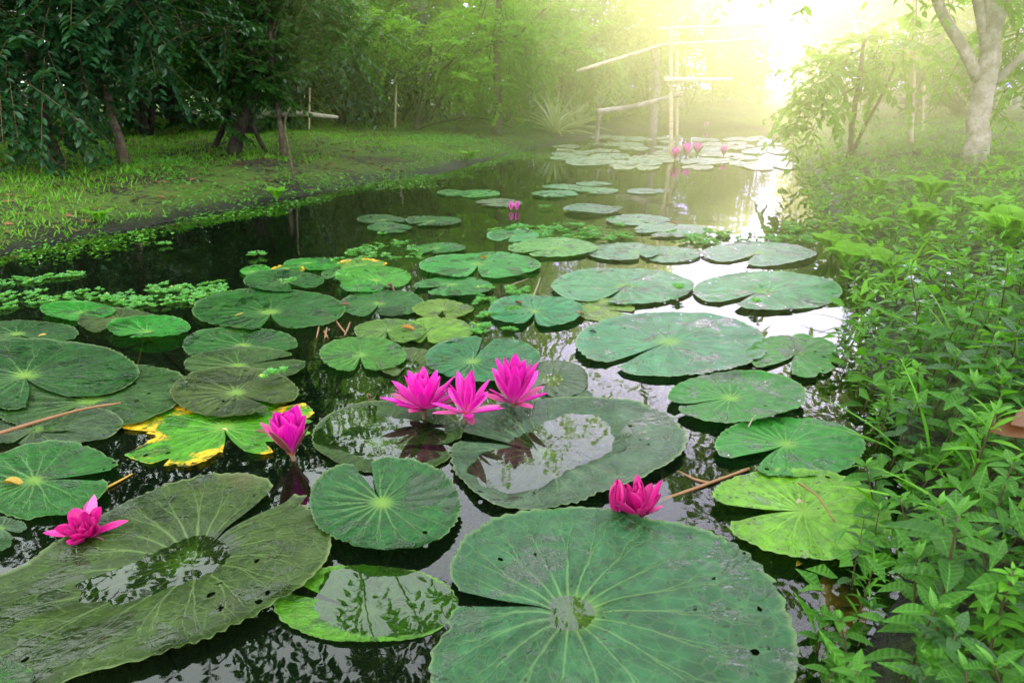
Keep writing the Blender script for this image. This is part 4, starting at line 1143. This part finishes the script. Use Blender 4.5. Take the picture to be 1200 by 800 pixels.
def tree(name, label, trunk, r0, r1, crowns, bark, leafm, seed, cat='tree', group=None, limbs=7, limb_r=.35, extra=(), flare=1.35):
    r = np.random.default_rng(seed)
    base = np.asarray(trunk[0], float)
    root = empty(name, base)
    tag(root, label, cat, group)
    tr = smooth_path(trunk, 20) - base
    tr[1:-1, :2] += r.normal(size=(18, 2)) * r0 * .10
    tr[0, 2] -= .05
    mt = MB()
    rr = np.linspace(r0, r1, 20); rr[0] *= flare; rr[1] *= 1 + (flare - 1) * .45
    tube(mt, tr, rr, 14)
    ml = MB(); mtw = ml
    limb_list = []
    tips = []
    for c in crowns:
        P0 = crown(ml, mtw, np.asarray(c['c']) - base, c['rad'], c['n'], c.get('tl', .5), c.get('npl', 14), c['L'], c['W'], c.get('tpl', TE), r, c.get('droop', .5), c.get('out', .7), c.get('shell', .5), c.get('twr', .004), c.get('spread', .9), c.get('lop', .45))
        tips.append(P0)
    tips = np.concatenate(tips) if tips else np.zeros((0, 3))
    for k in range(min(limbs, len(tips))):
        e = tips[int(r.integers(len(tips)))]
        i0 = int(r.integers(9, 20)); s = tr[i0]
        m = (s + e) / 2 + np.array([0, 0, .15 * np.linalg.norm(e - s)]) + r.normal(size=3) * .06
        P = bez(s, m, e, 10)
        lb = MB(); tube(lb, P, np.linspace(max(rr[i0] * limb_r * 1.3, .006), .004, 10), 7); limb_list.append(lb)
    for pts, a, b in extra:
        P = smooth_path(pts, 14) - base
        lb = MB(); tube(lb, P, np.linspace(a, b, 14), 10); limb_list.append(lb)
    tk = mt.build('trunk', bark, root)
    for lb in limb_list: lb.build('limb', bark, tk)
    if ml.n: ml.build('crown', [leafm, M_twig], root)
    return root

# --- left dark trees
b1, b2, b3, b4 = gp(69, 196), gp(146, 191), gp(272, 180), gp(345, 212)
Y1, Y2, Y3 = b1[1], b2[1], b3[1]
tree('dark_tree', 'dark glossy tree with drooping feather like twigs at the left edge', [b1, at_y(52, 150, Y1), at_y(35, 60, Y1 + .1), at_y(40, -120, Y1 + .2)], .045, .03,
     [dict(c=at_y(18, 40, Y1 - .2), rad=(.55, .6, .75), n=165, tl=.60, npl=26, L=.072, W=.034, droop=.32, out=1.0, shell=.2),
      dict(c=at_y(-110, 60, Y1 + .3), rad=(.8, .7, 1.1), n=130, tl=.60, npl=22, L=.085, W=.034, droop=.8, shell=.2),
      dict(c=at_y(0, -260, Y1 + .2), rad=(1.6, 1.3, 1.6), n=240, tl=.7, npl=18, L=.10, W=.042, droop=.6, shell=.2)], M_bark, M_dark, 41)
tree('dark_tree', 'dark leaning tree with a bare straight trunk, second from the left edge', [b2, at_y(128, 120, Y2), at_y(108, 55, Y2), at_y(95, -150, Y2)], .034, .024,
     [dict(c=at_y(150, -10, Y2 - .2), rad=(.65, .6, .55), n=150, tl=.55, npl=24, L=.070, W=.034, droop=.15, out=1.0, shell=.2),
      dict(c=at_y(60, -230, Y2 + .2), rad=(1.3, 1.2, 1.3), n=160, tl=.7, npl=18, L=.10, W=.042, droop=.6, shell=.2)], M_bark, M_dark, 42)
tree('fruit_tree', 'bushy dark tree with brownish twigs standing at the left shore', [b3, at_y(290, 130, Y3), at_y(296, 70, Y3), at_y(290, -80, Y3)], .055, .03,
     [dict(c=at_y(262, 62, Y3), rad=(.72, .6, .52), n=210, tl=.55, npl=22, L=.078, W=.037, droop=.1, out=1.0, shell=.2),
      dict(c=at_y(385, 38, Y3 + .5), rad=(.55, .5, .38), n=60, tl=.55, npl=20, L=.080, W=.036, droop=.3, shell=.2),
      dict(c=(-.9, 4.3, 4.4), rad=(2.0, 1.4, .9), n=190, tl=.65, npl=16, L=.11, W=.048, droop=.5, shell=.1),
      dict(c=at_y(265, -140, Y3 + .2), rad=(1.3, 1.2, 1.1), n=130, tl=.65, npl=16, L=.11, W=.048, droop=.5, shell=.2)], M_bark_dark, M_mid, 43,
     extra=[([b3 + [.28, .1, 0], at_y(296, 150, Y3), at_y(300, 90, Y3)], .022, .016), ([b3 + [-.3, .3, 0], at_y(262, 150, Y3 + .2), at_y(276, 90, Y3)], .03, .02)])
tree('leaning_tree', 'slender bare trunked tree leaning left behind the thin dead stick', [gp(332, 184), at_y(325, 120, Y3 + .1), at_y(318, 60, Y3 + .1), at_y(310, -60, Y3 + .2)], .026, .016,
     [dict(c=at_y(330, -10, Y3 + .3), rad=(.6, .5, .4), n=70, tl=.5, npl=18, L=.09, W=.04, droop=.5, shell=.2)], M_bark, M_mid, 44)
mb = MB(); P = [b4 - [0, 0, .05], at_y(338, 170, b4[1]), at_y(331, 140, b4[1] + .05), at_y(340, 126, b4[1] + .1)]
tube(mb, smooth_path(P, 12) - b4, np.linspace(.010, .005, 12), 7)
o = mb.build('dead_stick', M_bark); o.location = b4; tag(o, 'thin dead stick stuck in the left shore, leaning left', 'stick')

# low dark thicket behind the left trees, one shrub each
def shrub_meshes(seed, mat, L, W, n=150, rad=(.9, .8, .9), tpl=LO, tl=.5, npl=14):
    r = np.random.default_rng(seed)
    ml = MB()
    crown(ml, ml, (0, 0, rad[2] * .95), rad, n, tl, npl, L, W, tpl, r, .5, shell=.25)
    ms = MB()
    for k in range(5):
        a = r.random() * 6.3
        tube(ms, smooth_path([(0, 0, -.05), (math.cos(a) * .15, math.sin(a) * .15, rad[2] * .5), (math.cos(a) * rad[0] * .6, math.sin(a) * rad[1] * .6, rad[2] * 1.2)], 8), np.linspace(.03, .01, 8), 6)
    return ms.mesh('stems', M_bark_dark), ml.mesh('foliage', [mat, M_bark_dark])
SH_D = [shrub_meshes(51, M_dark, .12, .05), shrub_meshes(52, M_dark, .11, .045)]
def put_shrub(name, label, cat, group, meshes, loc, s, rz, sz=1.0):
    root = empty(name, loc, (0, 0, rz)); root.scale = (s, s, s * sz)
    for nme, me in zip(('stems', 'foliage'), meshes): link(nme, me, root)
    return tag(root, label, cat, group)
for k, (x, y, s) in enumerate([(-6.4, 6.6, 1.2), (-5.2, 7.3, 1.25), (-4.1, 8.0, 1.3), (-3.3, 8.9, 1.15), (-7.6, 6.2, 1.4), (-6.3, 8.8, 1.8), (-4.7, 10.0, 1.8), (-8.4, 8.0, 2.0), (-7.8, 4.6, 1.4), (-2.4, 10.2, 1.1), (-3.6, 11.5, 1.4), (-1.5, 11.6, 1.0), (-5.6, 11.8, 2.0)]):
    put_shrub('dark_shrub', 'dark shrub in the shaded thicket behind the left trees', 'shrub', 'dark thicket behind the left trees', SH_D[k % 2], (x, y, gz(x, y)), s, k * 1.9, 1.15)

SH_F = [shrub_meshes(53, M_fresh, .11, .055), shrub_meshes(54, M_far, .12, .055), shrub_meshes(55, M_lime, .10, .055)]
for k, (x, y, s) in enumerate([(-3.6, 12.4, 1.3), (-2.3, 12.0, 1.25), (-1.2, 12.6, 1.2), (-.1, 12.9, 1.2), (.9, 13.6, 1.15), (1.9, 14.6, 1.1), (3.0, 15.8, 1.0), (-.7, 14.4, 1.5), (1.3, 16.2, 1.4), (4.2, 17.2, .9), (-3.0, 14.0, 1.6)]):
    put_shrub('green_shrub', 'bright leafy shrub in the thicket behind the centre trees', 'shrub', 'bright thicket behind the centre trees', SH_F[k % 3], (x, y, gz(x, y)), s, k * 1.3, 1.1)

# --- centre trees
bc1 = gp(487, 155); Yc = bc1[1]
C1 = gp(492, 146); C1[1] += .5; C1[0] *= 1.06; C1[2] = gz(C1[0], C1[1]); Y = C1[1]
tree('large_tree', 'large tree with a thick grey trunk at the centre left', [C1, at_y(487, 110, Y), at_y(489, 60, Y), at_y(492, -60, Y), at_y(500, -230, Y)], .215, .13,
     [dict(c=at_y(500, -260, Y), rad=(2.3, 1.7, 1.5), n=170, tl=.8, npl=14, L=.14, W=.065, droop=.4, shell=.2),
      dict(c=at_y(470, -20, Y + .6), rad=(1.3, .9, .75), n=130, tl=.7, npl=14, L=.12, W=.06, droop=.4, shell=.2)], bark_mat('bark_grey', (.08, .078, .06), (.17, .16, .12), 9), M_fresh, 45)
tree('small_tree', 'small many stemmed tree with wide low branches before the thick trunk', [bc1, at_y(494, 128, Yc), at_y(500, 95, Yc), at_y(505, 50, Yc)], .050, .025,
     [dict(c=at_y(515, 66, Yc), rad=(.62, .55, .45), n=66, tl=.45, npl=14, L=.075, W=.034, droop=.3, shell=.25),
      dict(c=at_y(450, 40, Yc - .2), rad=(.5, .45, .45), n=46, tl=.45, npl=16, L=.085, W=.036, droop=.45, shell=.25)], M_bark_dark, M_fresh, 46,
     extra=[([bc1, at_y(508, 130, Yc), at_y(530, 96, Yc), at_y(548, 60, Yc)], .022, .010), ([bc1, at_y(520, 142, Yc), at_y(560, 136, Yc), at_y(600, 150, Yc)], .016, .006)])
bc3 = gp(583, 158); Y = bc3[1]
tree('lime_tree', 'bright lime green tree with round leaves glowing at the centre', [bc3, at_y(585, 120, Y), at_y(580, 70, Y), at_y(590, -60, Y)], .055, .035,
     [dict(c=at_y(600, 45, Y + .3), rad=(1.05, .8, .75), n=230, tl=.5, npl=12, L=.105, W=.062, tpl=TO, droop=.15, shell=.2, lop=.7),
      dict(c=at_y(560, 95, Y), rad=(.7, .6, .4), n=90, tl=.4, npl=12, L=.09, W=.05, tpl=TO, droop=.2, shell=.2, lop=.7),
      dict(c=at_y(600, -160, Y + .4), rad=(1.7, 1.2, 1.3), n=120, tl=.6, npl=12, L=.12, W=.07, tpl=TO, droop=.2, shell=.2)], M_bark, M_lime, 47,
     extra=[([at_y(540, 70, Y), at_y(575, 52, Y), at_y(605, 45, Y), at_y(640, 10, Y)], .02, .014)])
x, y = at_y(705, 0, 10.5)[:2]; b = np.array([x, y, gz(x, y)])
tree('young_tree', 'little yellowish tree with drooping leaves behind the spiky plants', [b, at_y(704, 110, y), at_y(703, 92, y), at_y(700, 78, y)], .035, .02,
     [dict(c=at_y(703, 82, y), rad=(.38, .35, .32), n=46, tl=.38, npl=12, L=.15, W=.05, droop=1.0, shell=.3)], M_bark_pale, M_pale, 48)
x, y = at_y(775, 0, 14)[:2]; b = np.array([x, y, gz(x, y)])
tree('pale_tree', 'pale hazy tree with long leaves beyond the bamboo rails', [b, at_y(770, 90, y), at_y(765, 20, y), at_y(760, -20, y)], .09, .05,
     [dict(c=at_y(768, 10, y), rad=(1.35, .9, 1.25), n=190, tl=.75, npl=12, L=.17, W=.062, droop=.7, shell=.25)], M_bark_pale, M_pale, 49)

# --- right trees
br = gp(1143, 190); Y = br[1]
tree('forked_tree', 'big pale barked tree forking into several branches at the upper right', [br, at_y(1148, 130, Y), at_y(1158, 78, Y), at_y(1163, 20, Y), at_y(1160, -140, Y)], .072, .052,
     [dict(c=at_y(1130, -210, Y), rad=(1.9, 1.4, .9), n=280, tl=.6, npl=14, L=.10, W=.042, droop=.5, shell=.2),
      dict(c=(1.6, 4.6, 4.3), rad=(1.7, 1.5, .8), n=170, tl=.6, npl=14, L=.10, W=.042, droop=.5, shell=.1),
      dict(c=at_y(1215, 40, Y + .6), rad=(.45, .5, .5), n=55, tl=.45, npl=14, L=.09, W=.04, droop=.6, shell=.2)], M_bark_pale, M_fresh, 60, limbs=4,
     extra=[([at_y(1146, 92, Y), at_y(1126, 50, Y), at_y(1104, 20, Y), at_y(1085, -40, Y)], .038, .026), ([at_y(1156, 60, Y), at_y(1150, 20, Y), at_y(1136, -40, Y)], .036, .026),
            ([at_y(1166, 96, Y), at_y(1186, 78, Y), at_y(1215, 50, Y)], .03, .022), ([at_y(1164, 50, Y), at_y(1176, 10, Y), at_y(1190, -50, Y)], .032, .024)])
b = gp(996, 186); Y = b[1]
tree('drooping_tree', 'slim hazy tree with drooping leafy branches hanging over the right shore', [b, at_y(998, 150, Y), at_y(1004, 110, Y), at_y(1012, 50, Y)], .026, .014,
     [dict(c=at_y(1000, 80, Y), rad=(.52, .5, .36), n=40, tl=.5, npl=14, L=.095, W=.042, droop=.8, shell=.2),
      dict(c=at_y(945, 130, Y - .3), rad=(.20, .25, .32), n=22, tl=.45, npl=14, L=.09, W=.042, droop=1.0, shell=.2),
      dict(c=at_y(1050, 60, Y + .5), rad=(.5, .5, .4), n=34, tl=.5, npl=14, L=.095, W=.042, droop=.7, shell=.2)], M_bark, M_fresh, 61,
     extra=[([b, at_y(1012, 150, Y), at_y(1034, 112, Y), at_y(1048, 80, Y)], .018, .010)])
b = gp(1128, 140); Y = b[1]
tree('leaning_tree', 'dark tree leaning left behind the pale forked trunk', [b, at_y(1118, 122, Y), at_y(1098, 104, Y), at_y(1070, 84, Y)], .10, .05,
     [dict(c=at_y(1085, 70, Y), rad=(1.0, .8, .62), n=150, tl=.55, npl=14, L=.12, W=.055, droop=.5, shell=.25)], M_bark_dark, M_mid, 62)

# --- the wall of trees closing the view, a gap left where the sun stands
def bg_meshes(seed, mat, h, w):
    r = np.random.default_rng(seed)
    ml, mt, tr = MB(), MB(), MB()
    for k in range(6):
        crown(ml, None, (r.normal() * w * .35, r.normal() * w * .3, h * (.22 + .14 * k)), (w * r.uniform(.6, .95), w * .7, h * .20), 120, .8, 12, .20, .085, LO, r, .5, shell=.3)
    tube(tr, smooth_path([(0, 0, -.1), (.1, 0, h * .4), (0, .1, h * .9)], 10), np.linspace(.14, .05, 10), 10)
    for k in range(6):
        a = r.random() * 6.3; z = h * r.uniform(.3, .7)
        tube(tr, bez((.05, 0, z), (math.cos(a) * w * .4, math.sin(a) * w * .4, z + .4), (math.cos(a) * w * .8, math.sin(a) * w * .8, z + .5), 8), np.linspace(.05, .015, 8), 6)
    return tr.mesh('trunk', M_bark), ml.mesh('crown', mat)
BG_ = [bg_meshes(71, M_fresh, 5.5, 1.9), bg_meshes(72, M_far, 6.0, 2.1), bg_meshes(73, M_mid, 6.0, 2.0)]
spots = [(-12.5, 8, 1.1, 2), (-11, 12, 1.2, 2), (-9, 14, 1.1, 2), (-6.8, 13.0, 1.0, 2), (-4.6, 14.0, 1.0, 0), (-2.6, 14.5, .95, 1), (-.8, 16.5, .9, 0), (.9, 18.5, .8, 0),
         (2.6, 20.0, .80, 1), (4.3, 21.5, .86, 0), (6.6, 22.5, .56, 1), (8.8, 21.5, .60, 0), (7.7, 22.5, .52, 1), (8.4, 26, .60, 0), (6.9, 25, .56, 2), (10.6, 19, .68, 1), (12.5, 22, .8, 0), (9.6, 15.5, .62, 0), (9.3, 11.5, .62, 1), (11.5, 10.5, 1.0, 0), (9.8, 7.5, 1.0, 1), (13, 18, 1.1, 2),
         (-5, 19, 1.3, 1), (0, 23, 1.1, 0), (5.5, 27, .72, 1), (8.2, 28, .70, 0), (11.5, 27, .8, 1), (15, 30, 1.0, 0), (2.6, 26, .8, 1)]
for k, (x, y, s, m) in enumerate(spots):
    root = empty('background_tree', (x, y, gz(x, y)), (0, 0, k * 2.1), s)
    link('trunk', BG_[m][0], root); link('crown', BG_[m][1], root)
    side = 'behind the left thicket' if x < -4 else ('closing the view at the centre' if x < 3.6 else 'beyond the right bank')
    tag(root, 'tall leafy tree in the distant green wall ' + side, 'tree', 'background trees ' + side)

# --- spiky plants (pineapple like) on the far left shore
M_spike = leaf_mat('spiky_leaf', (.20, .32, .09), (.42, .54, .22), (.45, .55, .15), .25, .45, .4, obj_rand=.2)
def spiky_mesh(seed, n=34, L=.62):
    r = np.random.default_rng(seed)
    mb = MB()
    a = np.arange(n) * 2.399; e = np.radians(12 + 74 * (np.arange(n) / n) ** .9 + r.normal(size=n) * 6)
    put_leaves(mb, leaf_tpl(7, 'strap', .5, .40), np.stack([.02 * np.cos(a), .02 * np.sin(a), 0 * a], -1), np.stack([np.cos(a) * np.cos(e), np.sin(a) * np.cos(e), np.sin(e)], -1),
               np.stack([-np.cos(a) * .6, -np.sin(a) * .6, .8 + 0 * a], -1), L * r.uniform(.7, 1.1, n), .042, r.random(n))
    return mb.mesh('spiky_leaves', M_spike)
SPK = [spiky_mesh(1), spiky_mesh(2)]
for k, (px, py, s, lab) in enumerate([(650, 156, 1.0, 'nearest and largest spiky rosette plant on the far left shore'), (676, 150, .85, 'spiky rosette plant just right of the largest one'), (702, 138, 1.0, 'upright spiky rosette plant in front of the curved branch'),
                                  (742, 134, 1.0, 'rightmost spiky rosette plant under the bamboo rails'), (393, 146, .75, 'spiky rosette plant at the right end of the fallen log')]):
    o = link('spiky_plant', SPK[k % 2]); o.location = gp(px, py); o.rotation_euler = (0, 0, k * 1.1)
    q = s * o.location[1] / 9.5; o.scale = (q, q, q)
    tag(o, lab, 'spiky plant', 'spiky rosette plants')

# --- logs, bamboo frame, stakes
def pole(name, label, pts, r0, r1, mat, cat, parent=None, seg=10, nodes=0):
    P = smooth_path(pts, 24) if len(pts) > 2 else np.linspace(np.asarray(pts[0], float), np.asarray(pts[1], float), 24)
    c = np.zeros(3) if parent else P[0].copy()
    rr = np.linspace(r0, r1, 24)
    if nodes: rr = rr * (1 + .14 * (np.arange(24) % (24 // nodes) == 0))
    mb = MB(); tube(mb, P - c, rr, seg)
    o = mb.build(name, mat, parent)
    if not parent:
        o.location = c; tag(o, label, cat)
    return o
L0 = gp(345, 152); Y = L0[1] - .8
pole('fallen_log', 'pale mossy fallen log lying across the grass at the left', [at_y(286, 139, Y + .1), at_y(318, 134, Y), at_y(350, 133, Y), at_y(396, 138, Y - .1)], .052, .022, M_log, 'log')
s = gp(362, 154); pole('bamboo_stake', 'thin yellow bamboo stake standing in front of the fallen log', [s, at_y(363, 103, s[1])], .014, .012, M_bamboo, 'stake', nodes=4)
s = gp(463, 150); pole('bamboo_stake', 'thin pale stake left of the thick grey trunk', [s, at_y(465, 80, s[1])], .014, .012, M_bamboo, 'stake', nodes=4)
fp = at(789, 180, 0); Y = fp[1]
root = empty('bamboo_rail_frame', (fp[0], fp[1], 0)); tag(root, 'sunlit bamboo frame of posts and rails standing in the far water', 'bamboo frame')
off = lambda p: np.asarray(p) - np.array([fp[0], fp[1], 0])
mb = MB
pole('post', '', [off(at_y(788, 185, Y)) + [0, 0, -.2], off(at_y(786, 34, Y))], 0.0252, 0.0207, M_bamboo, '', root, nodes=6)
pole('post', '', [off(at_y(795, 172, Y + .3)) + [0, 0, -.2], off(at_y(793, 30, Y + .3))], 0.0200, 0.0178, M_bamboo, '', root, nodes=6)
pole('rail', '', [off(at_y(768, 34, Y + .06)), off(at_y(893, 30, Y + .9))], 0.0178, 0.0148, M_bamboo, '', root, nodes=6)
pole('rail', '', [off(at_y(676, 84, Y + .10)), off(at_y(780, 52, Y + .10))], 0.0215, 0.0192, M_bamboo, '', root, nodes=6)
pole('rail', '', [off(at_y(776, 53, Y + .16)), off(at_y(893, 46, Y + 1.0))], 0.0192, 0.0163, M_bamboo, '', root, nodes=6)
pole('rail', '', [off(at_y(778, 94, Y - .10)), off(at_y(858, 94, Y - .10))], 0.0296, 0.0252, M_bamboo, '', root, nodes=6)
pole('curved_branch', 'thick pale curved branch sloping up to the bamboo frame', [at_y(700, 131, Y + .2), at_y(740, 126, Y + .2), at_y(768, 119, Y + .2), at_y(800, 110, Y + .2)], .034, .030, M_bark_pale, 'branch')
s = gp(1066, 168); pole('bamboo_stake', 'tall pale pole standing on the sunlit grass at the right', [s, at_y(1074, -40, s[1])], .030, .024, M_bamboo, 'pole', nodes=6)
s = gp(1062, 140); pole('fallen_log', 'pale log lying in the sunlit grass left of the forked tree', [at_y(1012, 114, s[1]), at_y(1060, 119, s[1]), at_y(1112, 122, s[1])], .055, .045, M_bark_pale, 'log')
s = gp(1082, 116 + 40); pole('bamboo_stake', 'short thin stake right of the tall pale pole', [s, at_y(1083, 100, s[1])], .016, .012, M_bamboo, 'stake')

# ------------------------------------------------------------------ added flare haze over the pond, sun and sky
SUN_D = ray(922, -95); SUN_D = SUN_D / np.linalg.norm(SUN_D)
SUN_EL = math.asin(SUN_D[2]); SUN_AZ = math.atan2(SUN_D[0], SUN_D[1])
HAZE = .076
hm = NT('flare_haze')  # added volume standing in for the flare's veil around the sun
vs = hm.n('ShaderNodeVolumeScatter'); vs.inputs['Color'].default_value = (.74, 1.0, .22, 1)
vs.inputs['Density'].default_value = HAZE / 5; vs.inputs['Anisotropy'].default_value = .70
hm.l(vs.outputs[0], hm.out.inputs['Volume'])
def haze_bank(x0, xl_far, y0, x1, y1, z1):
    mb = MB()
    v = []
    for z in (.03, z1):
        v += [(x0, y0, z), (x1, y0, z), (x1, y1, z), (xl_far, y1, z)]
    mb.add(v, [np.array([(3, 2, 1, 0), (4, 5, 6, 7), (0, 1, 5, 4), (1, 2, 6, 5), (2, 3, 7, 6), (3, 0, 4, 7)])])
    tag(mb.build('haze', hm.m, smooth=False), kind='structure')
haze_bank(-.25, -6.5, 1.00, 11.0, 20.0, 5.5)
haze_bank(.02, -4.6, 1.15, 11.2, 19.8, 5.3)
haze_bank(.20, -2.9, 1.35, 11.4, 19.6, 5.1)
haze_bank(.40, -1.2, 1.60, 11.6, 19.4, 4.9)
haze_bank(.60, .4, 1.90, 11.8, 19.2, 4.7)

sd = bpy.data.lights.new('sun', 'SUN')
sd.energy = 5.0; sd.angle = math.radians(.53); sd.color = (1.0, .94, .64)
so = bpy.data.objects.new('sun', sd); COL.objects.link(so)
so.rotation_euler = Vector(tuple(SUN_D)).to_track_quat('Z', 'Y').to_euler()

w = bpy.data.worlds.new('World'); SC.world = w; w.use_nodes = True
nt = w.node_tree; nt.nodes.clear()
out = nt.nodes.new('ShaderNodeOutputWorld'); bgn = nt.nodes.new('ShaderNodeBackground')
sky = nt.nodes.new('ShaderNodeTexSky'); sky.sky_type = 'NISHITA'; sky.sun_disc = False
sky.sun_elevation = SUN_EL; sky.sun_rotation = SUN_AZ
sky.air_density = 1.0; sky.dust_density = 3.0; sky.ozone_density = 1.0
hsv = nt.nodes.new('ShaderNodeHueSaturation'); hsv.inputs['Saturation'].default_value = .22; hsv.inputs['Value'].default_value = 1.8
mx = nt.nodes.new('ShaderNodeMix'); mx.data_type = 'RGBA'
mx.inputs[0].default_value = .62; mx.inputs[7].default_value = (41, 44, 42, 1)      # bright thin cloud over the clear sky
nt.links.new(sky.outputs[0], hsv.inputs['Color']); nt.links.new(hsv.outputs[0], mx.inputs[6])
nt.links.new(mx.outputs[2], bgn.inputs['Color']); bgn.inputs['Strength'].default_value = .15
nt.links.new(bgn.outputs[0], out.inputs['Surface'])

SC.view_settings.view_transform = 'Standard'; SC.view_settings.look = 'None'; SC.view_settings.exposure = 0
cy = SC.cycles
cy.max_bounces = 5; cy.diffuse_bounces = 2; cy.glossy_bounces = 2; cy.transmission_bounces = 4; cy.transparent_max_bounces = 6; cy.volume_bounces = 0
cy.sample_clamp_indirect = 4.0; cy.sample_clamp_direct = 0.0
cy.caustics_reflective = False; cy.caustics_refractive = False
cy.use_denoising = True
